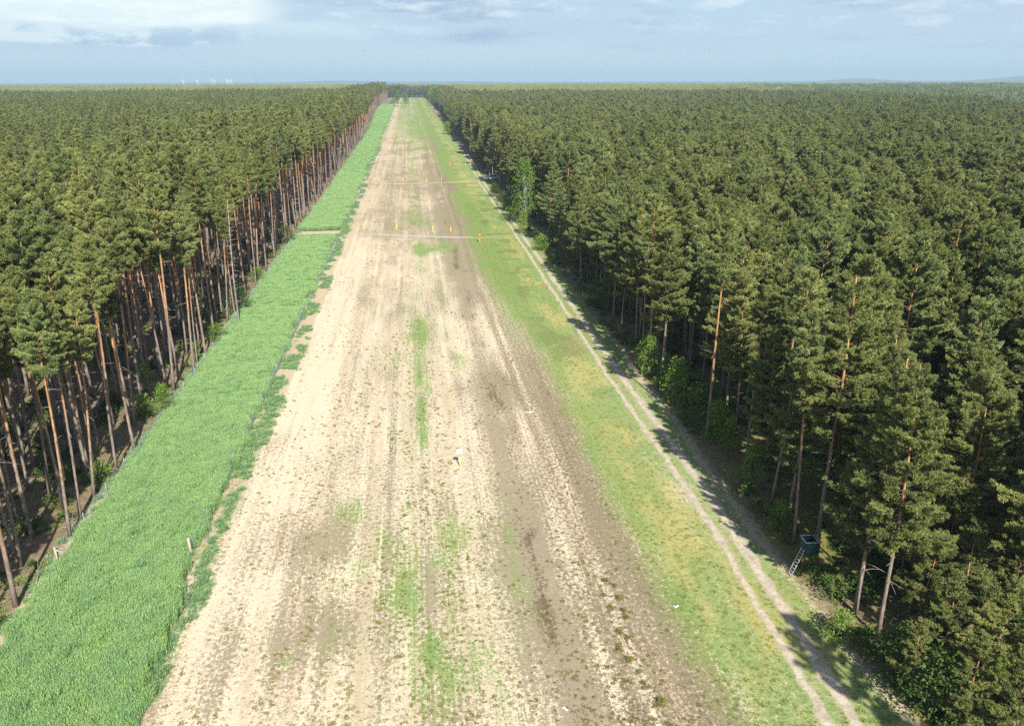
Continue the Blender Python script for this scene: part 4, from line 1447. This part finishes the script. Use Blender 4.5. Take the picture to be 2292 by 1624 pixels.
for a in ((62, 1080, 112, 1052, 0.06, 'pale forked dead branch lying between the nearest pine stems'),
          (70, 1335, 105, 1235, 0.05, 'thin crooked branch lying beside the twin pine shadows'),
          (130, 1185, 195, 1165, 0.05, 'grey branch lying across the bare ground by the crop'),
          (5, 1240, 28, 1232, 0.09, 'short thick branch at the very edge of the photo')):
    branch_thing(*a)
for a in ((0, 945, 40, 938, 0.10, 'long pale log on the shaded pine floor', 'dead', 'fallen_log', 0),
          (180, 945, 240, 940, 0.09, 'pale fallen stem lying behind the bare pine trunks', 'dead', 'fallen_log', 1),
          (330, 900, 352, 896, 0.09, 'short pale log beside the sunny fence bush', 'dead', 'fallen_log', 0),
          (505, 752, 545, 745, 0.08, 'pale stick lying at the crop edge under the dark bush', 'dead', 'fallen_log', 1),
          (1965, 1325, 2020, 1400, 0.09, 'dark fallen stem under the trees near the tall pine pair', 'twig', 'fallen_log', 3),
          (1960, 1405, 2010, 1420, 0.07, 'broken pale branch by the foot of the tall pine pair', 'dead', 'fallen_log', 4)):
    branch_thing(*a)

# ------------------------------------------------------------------ fences
M['steel'] = plain_mat('galvanised_steel', (0.24, 0.28, 0.31), 0.5, 0.12, 12, 0.5)
M['wire'] = plain_mat('wire', (0.22, 0.27, 0.33), 0.55, 0.1, 5, 0.4)
M['post_wood'] = plain_mat('weathered_wood', (0.33, 0.28, 0.22), 0.85, 0.3, 14, 0.1)


def fence(P0, P1, gap, label, corner=False, hgt=1.55):
    a, b = np.array([P0[0], P0[1]]), np.array([P1[0], P1[1]])
    ln = float(np.linalg.norm(b - a))
    root = tag(empty('wire_fence', (a[0], a[1], float(terrain(*a)))), label, 'fence', 'wire fences of the crop strip')
    z0 = float(terrain(*a))
    n = max(2, int(ln / gap) + 1)
    at = lambda s: np.array([*((b - a) * s), float(terrain(*(a + (b - a) * s))) - z0])
    pm = MB()
    pm.tube([(0, 0, -0.3), (0, 0, hgt * 0.5), (0, 0, hgt)], [0.035, 0.035, 0.033], 6)
    pme = pm.mesh('post', [M['steel']])
    wm = MB()
    wm.tube([(0, 0, -0.4), (0, 0, 0.7), (0, 0, hgt + 0.45)], [0.115, 0.11, 0.10], 8, 0)
    wme = wm.mesh('post', [M['post_wood']], False)
    for k in range(n):
        s = k / (n - 1)
        w = corner and k == 0
        p = ob('post', wme if w else pme, root)
        q = at(s)
        p.location = q
        p.rotation_euler = (random.gauss(0, 0.03), random.gauss(0, 0.03) - (0.06 if w else 0), 0)
        if w:
            p['label'] = 'thick leaning wooden corner post'
    wb = MB()
    ks = [at(s) for s in np.linspace(0, 1, max(3, int(ln / 8)))]
    for h in np.linspace(0.12, hgt - 0.08, 8):
        wb.tube([k + np.array([0, 0, h]) for k in ks], 0.006, 4, 0, cap=False)
    st_ = 0.4 if ln < 200 else 1.2
    for s in np.arange(0, ln, st_):
        k = at(s / ln)
        wb.tube([k + np.array([0, 0, 0.05]), k + np.array([0, 0, hgt - 0.06])], 0.006, 4, 0, cap=False)
    wb.build('wire_netting', M['wire'], root)
    return root


pR0, pR1 = unproj(429, 1242), unproj(755, 541)
pR2, pR3 = unproj(772, 505), unproj(880, 262)
pL0, pL1 = unproj(134, 1261), unproj(655, 548)
pL2, pL3 = unproj(684, 508), unproj(800, 350)
fence(pR0, pR1, 5.0, 'low wire fence along the sandy side of the crop, nearer stretch with wooden corner post', True, 1.15)
fence(pR2, pR3, 8.0, 'low wire fence along the sandy side of the crop, beyond the gap', False, 1.15)
fence(pL0, pL1, 5.0, 'wire fence between the crop and the pines, nearer stretch', False, 1.5)
fence(pL2, pL3, 6.0, 'wire fence between the crop and the pines, beyond the gap', False, 1.5)
# braced end post of the fence by the pines
p = pL0
root = tag(empty('braced_post', (p.x + 0.1, p.y - 0.4, 0)), 'weathered wooden fence end post with a slanting brace', 'post')
b_ = MB()
b_.tube([(0, 0, -0.3), (0.0, 0, 0.8), (-0.05, 0, 1.75)], [0.08, 0.08, 0.075], 7)
b_.build('post', M['post_wood'], root)
b_ = MB()
b_.tube([(0.0, 0.05, 1.45), (0.35, 0.6, 0.75), (0.7, 1.2, 0.02)], [0.055, 0.055, 0.055], 7)
b_.build('brace', M['post_wood'], root)

# ------------------------------------------------------------------ marker posts and the sign
M['yellow'] = plain_mat('yellow_paint', (0.78, 0.50, 0.05), 0.45, 0.08, 8, 0.4)
M['pale_yellow'] = plain_mat('pale_yellow_paint', (0.82, 0.66, 0.14), 0.45, 0.08, 8, 0.4)
M['orange'] = plain_mat('orange_paint', (0.80, 0.17, 0.03), 0.45, 0.1, 8, 0.4)
M['red'] = plain_mat('red_tape', (0.75, 0.07, 0.03), 0.45, 0.1, 8, 0.4)
M['white'] = plain_mat('white_paint', (0.82, 0.82, 0.80), 0.4, 0.03, 6, 0.4)
M['cream'] = plain_mat('cream_paint', (0.78, 0.66, 0.42), 0.5, 0.08, 8, 0.3)


def marker(dx, dy, label, body='yellow', cap=None, hgt=1.85, rad=0.075):
    p = unproj(dx, dy)
    root = tag(empty('marker_post', (p.x, p.y, float(terrain(p.x, p.y)))), label, 'marker post', 'pipeline marker posts')
    root.rotation_euler = (random.gauss(0, 0.015), random.gauss(0, 0.02), 0)
    mb = MB()
    top = hgt * (0.80 if cap else 1.0)
    mb.tube([(0, 0, -0.2), (0, 0, top * 0.5), (0, 0, top - 0.04), (0, 0, top)], [rad, rad, rad, rad * 0.6], 8)
    mb.build('shaft', M[body], root)
    if cap:
        mb = MB()
        mb.tube([(0, 0, top + 0.002), (0, 0, hgt - 0.04), (0, 0, hgt)], [rad * 1.06, rad * 1.06, rad * 0.6], 8)
        mb.build('cap', M[cap], root)
    return root


row = ['leftmost', 'second', 'third', 'fourth']
for k, (dx, dy, cp) in enumerate(((813, 514.7, None), (888, 518, None), (968.6, 521.6, None), (1008.6, 522, 'orange'))):
    marker(dx, dy, f'{row[k]} yellow marker post in the row just behind the gravel path' + (', with an orange cap' if cp else ''), 'yellow', cp)
for k, (dx, dy, cp) in enumerate(((848, 409, None), (901.5, 409, None), (954.8, 409, None), (987.6, 406.4, 'red'))):
    marker(dx, dy, f'{row[k]} yellow marker post in the row by the pale sandy path' + (', with a red cap' if cp else ''), 'yellow', cp)
for k, (dx, dy) in enumerate(((878, 321), (911, 319), (944.5, 319))):
    marker(dx, dy, f'{row[k]} yellow marker post in the row of three beyond the sandy path')
for k, (dx, dy) in enumerate(((893, 279), (915.7, 279), (939, 279))):
    marker(dx, dy, f'{row[k]} tiny yellow marker post in the far row of three')
for k, (dx, dy) in enumerate(((891, 259), (928.7, 258), (940.5, 257.6))):
    marker(dx, dy, f'{row[k]} tiny yellow marker post in the farthest row')
marker(1041, 370.7, 'cream marker post with orange cap beside the sandy track', 'cream', 'orange', 1.9)


def orange_marker(dx, dy, label):
    p = unproj(dx, dy)
    root = tag(empty('orange_marker', (p.x, p.y, float(terrain(p.x, p.y)))), label, 'marker post', 'orange markers')
    mb = MB()
    mb.tube([(0, 0, -0.2), (0, 0, 0.25), (0, 0, 0.3), (0, 0, 1.25)], [0.17, 0.17, 0.09, 0.08], 10)
    mb.build('shaft', M['orange'], root)
    mb = MB()
    mb.tube([(0, 0, 1.2), (0, 0, 1.28), (0, 0, 1.55), (0, 0, 1.72), (0, 0, 1.78)], [0.10, 0.27, 0.30, 0.22, 0.06], 12)
    mb.build('head', M['orange'], root)


orange_marker(1073, 541, 'orange marker with a thick head on the near side of the gravel path')
orange_marker(1007, 371, 'orange marker with a thick head in the grass beyond the sandy path')
orange_marker(976.8, 255, 'tiny orange marker at the far end beside the track')

p = unproj(1029.5, 1043)
root = tag(empty('sign_post', (p.x, p.y, 0)), 'yellow sign post with blank white plate and red band in the sand', 'sign')
mb = MB()
mb.tube([(0, 0, -0.2), (0, 0, 0.6), (0, 0, 1.10)], [0.066, 0.066, 0.066], 10)
mb.tube([(0, 0, 1.17), (0, 0, 1.4), (0, 0, 1.52)], [0.066, 0.066, 0.066], 10)
mb.build('post', M['pale_yellow'], root)
mb = MB()
mb.tube([(0, 0, 1.10), (0, 0, 1.135), (0, 0, 1.17)], [0.070, 0.070, 0.070], 10)
mb.build('band', M['red'], root)
bm = bmesh.new()
bmesh.ops.create_cube(bm, size=1)
bmesh.ops.scale(bm, vec=(0.50, 0.05, 0.40), verts=bm.verts)
bmesh.ops.bevel(bm, geom=[e for e in bm.edges if abs((e.verts[0].co - e.verts[1].co).y) > 0.01], offset=0.06, segments=3, affect='EDGES')
bmesh.ops.rotate(bm, cent=(0, 0, 0), matrix=Matrix.Rotation(R(-22), 3, 'X'), verts=bm.verts)
bmesh.ops.translate(bm, vec=(0, -0.09, 1.66), verts=bm.verts)
me = bpy.data.meshes.new('plate')
bm.to_mesh(me)
bm.free()
me.materials.append(M['white'])
pl_ = ob('plate', me, root)
root.rotation_euler = (0, 0, R(-3))

# white boards laid as a ground mark
p = unproj(1183, 921)
root = tag(empty('ground_mark', (p.x, p.y, 0), R(2)), 'white crossed boards lying flat on the brown soil', 'ground mark')
mb = MB()
mb.box((0, 0, 0.035), (1.25, 0.08, 0.03))
mb.build('board', M['white'], root)
mb = MB()
mb.box((0.05, -0.12, 0.068), (0.08, 0.9, 0.03))
mb.build('board', M['white'], root)


def scrap(dx, dy, label, sd):
    g = np.random.default_rng(sd)
    p = unproj(dx, dy)
    bm = bmesh.new()
    bmesh.ops.create_grid(bm, x_segments=5, y_segments=3, size=0.3)
    for v in bm.verts:
        v.co = Vector((v.co.x * 0.55, v.co.y * 0.22 + 0.05 * math.sin(v.co.x * 6), 0.07 + 0.05 * g.normal()))
    ret = bmesh.ops.solidify(bm, geom=bm.faces[:], thickness=0.012)
    me = bpy.data.meshes.new('plastic_scrap')
    bm.to_mesh(me)
    bm.free()
    me.materials.append(M['white'])
    o = ob('plastic_scrap', me)
    o.location = (p.x, p.y, float(terrain(p.x, p.y)))
    o.rotation_euler = (0, 0, g.uniform(0, 6))
    tag(o, label, 'litter', 'white scraps')


scrap(1511.6, 1357, 'crumpled white scrap lying on the meadow edge', 1)
scrap(1265, 1586, 'crumpled white scrap lying on the bare field', 2)

# ------------------------------------------------------------------ green high seat with ladder
M['seat_green'] = plain_mat('green_tarp', (0.009, 0.060, 0.052), 0.6, 0.3, 4, 0.3)
M['seat_in'] = plain_mat('green_mat', (0.05, 0.20, 0.12), 0.8, 0.2, 4, 0.2)
M['grey_wood'] = plain_mat('grey_wood', (0.42, 0.41, 0.40), 0.8, 0.25, 10, 0.1)
M['brown_wood'] = plain_mat('dark_wood', (0.10, 0.075, 0.055), 0.85, 0.25, 10, 0.1)
px, py = P_SEAT.x, P_SEAT.y
toL = Vector((P_LADDER.x - px, P_LADDER.y - py, 0))
rz = math.atan2(toL.y, toL.x) - math.radians(-118)
seat = tag(empty('high_seat', (px, py, 0), R(-4)), 'green open-topped hunting high seat on legs beside the track, ladder leaning on it', 'high seat')
WX, WY, F0, F1 = 1.02, 0.92, 1.70, 2.70
for (cx, cy, sx_, sy_) in ((0, -WY / 2, WX, 0.03), (0, WY / 2, WX, 0.03), (-WX / 2, 0, 0.03, WY - 0.07), (WX / 2, 0, 0.03, WY - 0.07)):
    mb = MB()
    mb.box((cx, cy, (F0 + F1) / 2), (sx_, sy_, F1 - F0))
    mb.build('side_panel', M['seat_green'], seat)
mb = MB()
mb.box((0, 0, F0 + 0.03), (WX - 0.08, WY - 0.08, 0.06))
mb.build('floor', M['seat_in'], seat)
mb = MB()
mb.box((0, 0.22, F0 + 0.45), (WX - 0.1, 0.30, 0.05))
mb.build('bench', M['seat_in'], seat)
for (cx, cy, sx_, sy_) in ((0, -WY / 2 - 0.05, WX + 0.2, 0.07), (0, WY / 2 + 0.05, WX + 0.2, 0.07), (-WX / 2 - 0.05, 0, 0.07, WY), (WX / 2 + 0.05, 0, 0.07, WY), (WX / 2 - 0.14, 0, 0.04, WY - 0.06)):
    mb = MB()
    mb.box((cx, cy, F1 + 0.03), (sx_, sy_, 0.06))
    mb.build('rail', M['grey_wood'], seat)
for ax in (-1, 1):
    for ay in (-1, 1):
        mb = MB()
        mb.tube([(ax * (WX / 2 + 0.20), ay * (WY / 2 + 0.16), -0.2), (ax * (WX / 2 - 0.07), ay * (WY / 2 - 0.07), F0), (ax * (WX / 2 - 0.06), ay * (WY / 2 - 0.06), F1 - 0.02)], 0.05, 7)
        mb.build('leg', M['brown_wood'], seat)
inv = Matrix.Rotation(R(4), 3, 'Z')
lf = inv @ Vector((P_LADDER.x - px, P_LADDER.y - py, 0))
lt = Vector((-WX / 2 - 0.09, -0.28, F0 + 0.45))
lad = empty('ladder', (0, 0, 0))
lad.parent = seat
dirl = (lt - lf)
sidev = Vector((dirl.y, -dirl.x, 0)).normalized() * 0.19
for s in (-1, 1):
    mb = MB()
    mb.tube([tuple(lf + sidev * s), tuple((lf + lt) / 2 + sidev * s), tuple(lt + sidev * s)], 0.030, 6)
    mb.build('stile', M['grey_wood'], lad)
for k in range(9):
    c0 = lf + dirl * ((k + 0.7) / 9.4)
    mb = MB()
    mb.tube([tuple(c0 - sidev * 1.12), tuple(c0), tuple(c0 + sidev * 1.12)], 0.024, 6)
    mb.build('rung', M['grey_wood'], lad)


# ------------------------------------------------------------------ white vehicles parked under the pines
M['glass'] = plain_mat('dark_glass', (0.015, 0.018, 0.022), 0.12, 0.1, 3, 0.6)
M['tyre'] = plain_mat('tyre_rubber', (0.02, 0.02, 0.021), 0.85, 0.2, 6, 0.2)
M['rim'] = plain_mat('wheel_rim', (0.35, 0.36, 0.37), 0.4, 0.1, 6, 0.5)
M['car_white'] = plain_mat('white_car_paint', (0.78, 0.78, 0.76), 0.28, 0.03, 3, 0.5)
M['lamp'] = plain_mat('headlight_glass', (0.60, 0.62, 0.62), 0.15, 0.05, 3, 0.6)


def vehicle(name, label, cat, P, rz, profile, wid, win, wheels, wr):
    root = tag(empty(name, (P.x, P.y, float(terrain(P.x, P.y))), rz), label, cat, 'white vehicles parked under the pines')
    bm = bmesh.new()
    vs = [bm.verts.new((x, -wid / 2, z)) for x, z in profile]
    f = bm.faces.new(vs)
    r = bmesh.ops.extrude_face_region(bm, geom=[f])
    bmesh.ops.translate(bm, vec=(0, wid, 0), verts=[v for v in r['geom'] if isinstance(v, bmesh.types.BMVert)])
    bmesh.ops.recalc_face_normals(bm, faces=bm.faces)
    for v in bm.verts:
        if v.co.z > 1.05:
            v.co.y *= 1 - 0.12 * (v.co.z - 1.05)
    bmesh.ops.bevel(bm, geom=bm.edges[:], offset=0.05, segments=2, affect='EDGES', profile=0.6)
    me = bpy.data.meshes.new('body')
    bm.to_mesh(me)
    bm.free()
    me.materials.append(M['car_white'])
    ob('body', me, root)
    for quad in win:                              # window panes set just proud of the body
        q = [Vector(c) for c in quad]
        nrm = (q[1] - q[0]).cross(q[2] - q[0]).normalized() * 0.012
        mb = MB()
        mb.add([tuple(c + nrm) for c in q] + [tuple(c - nrm) for c in q], [(0, 1, 2, 3), (7, 6, 5, 4), (0, 4, 5, 1), (1, 5, 6, 2), (2, 6, 7, 3), (3, 7, 4, 0)])
        mb.build('window', M['glass'], root)
    for x in wheels:
        for s in (-1, 1):
            mb = MB()
            yy = s * (wid / 2 - 0.10)
            mb.tube([(x, yy - 0.12, wr), (x, yy - 0.09, wr), (x, yy + 0.09, wr), (x, yy + 0.12, wr)], [wr * 0.9, wr, wr, wr * 0.9], 18)
            w = mb.build('wheel', M['tyre'], root)
            mb = MB()
            mb.tube([(x, yy + s * 0.10, wr), (x, yy + s * 0.125, wr), (x, yy + s * 0.135, wr)], [wr * 0.6, wr * 0.6, wr * 0.5], 14)
            mb.build('rim', M['rim'], w)
    x1 = max(c[0] for c in profile)
    for s in (-1, 1):
        mb = MB()
        mb.box((x1 - 0.05, s * wid * 0.36, 0.78), (0.16, 0.34, 0.17))
        mb.build('headlight', M['lamp'], root)
    return root


def panes(segs, wid, z0, z1):
    out_ = []
    for (a, b, c, d) in segs:
        for s in (-1, 1):
            y0 = s * (wid / 2) * (1 - 0.12 * max(0, z0 - 1.05)) + s * 0.004
            y1 = s * (wid / 2) * (1 - 0.12 * (z1 - 1.05)) + s * 0.004
            out_.append([(a, y0, z0), (b, y0, z0), (c, y1, z1), (d, y1, z1)])
    return out_


van_prof = [(-2.45, 0.35), (2.35, 0.35), (2.48, 0.75), (2.38, 1.05), (1.65, 1.20), (0.95, 1.88), (0.6, 1.95), (-2.3, 1.95), (-2.45, 1.75)]
vw = panes([(-0.1, 1.40, 0.85, -0.1), (-1.2, -0.2, -0.2, -1.2), (-2.2, -1.3, -1.3, -2.2)], 1.9, 1.22, 1.75)
vw.append([(1.66, -0.78, 1.25), (1.66, 0.78, 1.25), (1.03, 0.68, 1.85), (1.03, -0.68, 1.85)])
vehicle('parked_van', 'white van parked at the track edge under the pines', 'van', P_VAN, R(-150), van_prof, 1.9, vw, (-1.5, 1.5), 0.34)
car_prof = [(-2.1, 0.32), (2.05, 0.32), (2.18, 0.62), (2.05, 0.82), (1.05, 0.95), (0.45, 1.42), (0.2, 1.47), (-1.2, 1.47), (-1.95, 0.98), (-2.15, 0.85)]
cw = panes([(-0.25, 0.85, 0.40, -0.25), (-1.65, -0.35, -0.35, -1.15)], 1.76, 1.0, 1.38)
cw.append([(1.02, -0.72, 0.99), (1.02, 0.72, 0.99), (0.50, 0.62, 1.40), (0.50, -0.62, 1.40)])
vehicle('parked_car', 'white car half hidden by a pine stem behind the van', 'car', P_CAR, R(-125), car_prof, 1.76, cw, (-1.3, 1.3), 0.31)

# ------------------------------------------------------------------ wind turbines on the horizon
M['turbine'] = plain_mat('turbine_white', (0.82, 0.83, 0.84), 0.4, 0.02, 0.1, 0.3)
tw = MB()
tw.tube([(0, 0, 0), (0, 0, 36), (0, 0, 74)], [2.6, 2.1, 1.5], 12)
nc = MB()
nc.box((0, 0.6, 75.5), (3.4, 8.5, 3.6))
hb = MB()
hb.tube([(0, -3.6, 75.5), (0, -5.0, 75.5), (0, -6.2, 75.5)], [1.7, 1.6, 0.5], 10)
bladev = MB()
prof = [(0.7, 0.7, 0.6), (2, 1.5, 0.5), (7, 1.7, 0.35), (18, 1.0, 0.22), (31, 0.35, 0.08)]
bladev.add([(sx_ * c * 0.9, sy_ * t_ - 4.8, r_) for (r_, c, t_) in prof for (sx_, sy_) in ((-1, -1), (1, -1), (1, 1), (-1, 1))],
           [(i * 4 + j, i * 4 + (j + 1) % 4, i * 4 + 4 + (j + 1) % 4, i * 4 + 4 + j) for i in range(4) for j in range(4)] + [(3, 2, 1, 0), (16, 17, 18, 19)])
TMESH = [tw.mesh('tower', [M['turbine']], True), nc.mesh('nacelle', [M['turbine']]), hb.mesh('hub', [M['turbine']], True), bladev.mesh('blade', [M['turbine']])]
tl = ['first wind turbine on the horizon, standing apart', 'second wind turbine on the horizon, alone between others', 'taller turbine of the close pair on the horizon', 'shorter turbine of the close pair on the horizon',
      'first turbine of the close trio on the horizon', 'middle turbine of the close trio on the horizon', 'last turbine of the close trio on the horizon']
for k, dx in enumerate((410, 442, 474, 480.5, 508, 513, 518.5)):
    d = 7000 + (0, 150, 0, 500, 100, 400, 300)[k]
    d3 = ROT3 @ Vector(((dx * 1024 / 2291 - W / 2) / FPX, 0.35, -1))
    s = d / math.hypot(d3.x, d3.y)
    root = tag(empty('wind_turbine', (d3.x * s, d3.y * s, float(terrain(0, d))), R(random.uniform(-20, 20))), tl[k], 'wind turbine', 'wind turbines on the horizon')
    root.scale = (0.72, 0.72, 0.72)
    for nm, me in zip(('tower', 'nacelle', 'hub'), TMESH):
        ob(nm, me, root)
    a0 = random.uniform(0, 2.0)
    for j in range(3):
        b_ = ob('blade', TMESH[3], root)
        b_.location = (0, 0, 75.5)
        b_.rotation_euler = (0, a0 + j * 2 * math.pi / 3, 0)

# ------------------------------------------------------------------ low wooded hills beyond
M['hill'] = leaf_mat('wooded_hills', (0.03, 0.045, 0.018), (0.04, 0.058, 0.022), (0.055, 0.07, 0.03), 0.0)
na, nr = 240, 12
azs = np.radians(np.linspace(-36, 52, na))
rs = np.linspace(0, 1, nr)
ga, gr = np.meshgrid(azs, rs)
ad = np.degrees(ga)
top = 41 + 10 * (fbm(ad / 3.0, ad * 0 + 0.7, 111, 4) - 0.5) + 34 * gauss((ad - 29.3) / 1.6) * 0.8 + 80 * sm(ad, 34.5, 41) * (1 - 0.5 * sm(ad, 44, 52)) + 16 * gauss((ad + 4) / 3) + 10 * gauss((ad - 3.5) / 2.5)
hh = top * np.sin(gr * math.pi) ** 0.8 - 2
rad_ = 9300 + 900 * gr
V = np.stack([rad_ * np.sin(ga), rad_ * np.cos(ga), hh], -1).reshape(-1, 3)
i = np.arange(na - 1)[None] + na * np.arange(nr - 1)[:, None]
mb = MB()
mb.add(V, np.stack([i, i + 1, i + 1 + na, i + na], -1).reshape(-1, 4))
mb.build('hills', M['hill'], None, True)['kind'] = 'structure'

# ------------------------------------------------------------------ a bird in the sky
d3 = ROT3 @ Vector(((815 * 1024 / 2291 - W / 2) / FPX, -(113 * 1024 / 2291 - H / 2) / FPX, -1)).normalized()
M['bird'] = plain_mat('dark_feathers', (0.03, 0.03, 0.032), 0.8, 0.2, 8, 0.2)
bp_ = Vector((0, 0, HCAM)) + d3 * 330
mb = MB()
mb.tube([(0, -0.28, 0), (0, -0.18, 0.01), (0, 0, 0.0), (0, 0.2, 0.01), (0, 0.42, 0.02)], [0.02, 0.055, 0.075, 0.045, 0.012], 8)
bird = tag(empty('bird', bp_, R(70)), 'small dark bird gliding in the sky above the clearing', 'bird')
mb.build('body', M['bird'], bird, True)
for s in (-1, 1):
    mb = MB()
    up = [(s * 0.05, -0.12, 0.03), (s * 0.30, -0.16, 0.10), (s * 0.58, -0.02, 0.06), (s * 0.30, 0.06, 0.09), (s * 0.05, 0.12, 0.02)]
    mb.add(up + [(x, y, z - 0.012) for x, y, z in up], [(0, 1, 2, 3), (0, 3, 4, 4)][:1] + [(5, 8, 7, 6), (0, 3, 4, 9), (0, 5, 6, 1), (1, 6, 7, 2), (2, 7, 8, 3), (3, 8, 9, 4)])
    mb.build('wing', M['bird'], bird)

# ------------------------------------------------------------------ air
HAZE = 0.00016
if HAZE:
    m = bpy.data.materials.new('haze')
    m.use_nodes = True
    t = NT(m.node_tree)
    o = t.n('ShaderNodeOutputMaterial')
    v = t.n('ShaderNodeVolumePrincipled')
    v.inputs['Color'].default_value = (0.42, 0.57, 0.70, 1)
    v.inputs['Density'].default_value = HAZE
    v.inputs['Anisotropy'].default_value = 0.0
    t.nt.links.new(v.outputs[0], o.inputs['Volume'])
    mb = MB()
    mb.box((0, 4500, 64), (23000, 15000, 134))
    hz_o = mb.build('haze', m)
    hz_o['kind'] = 'stuff'
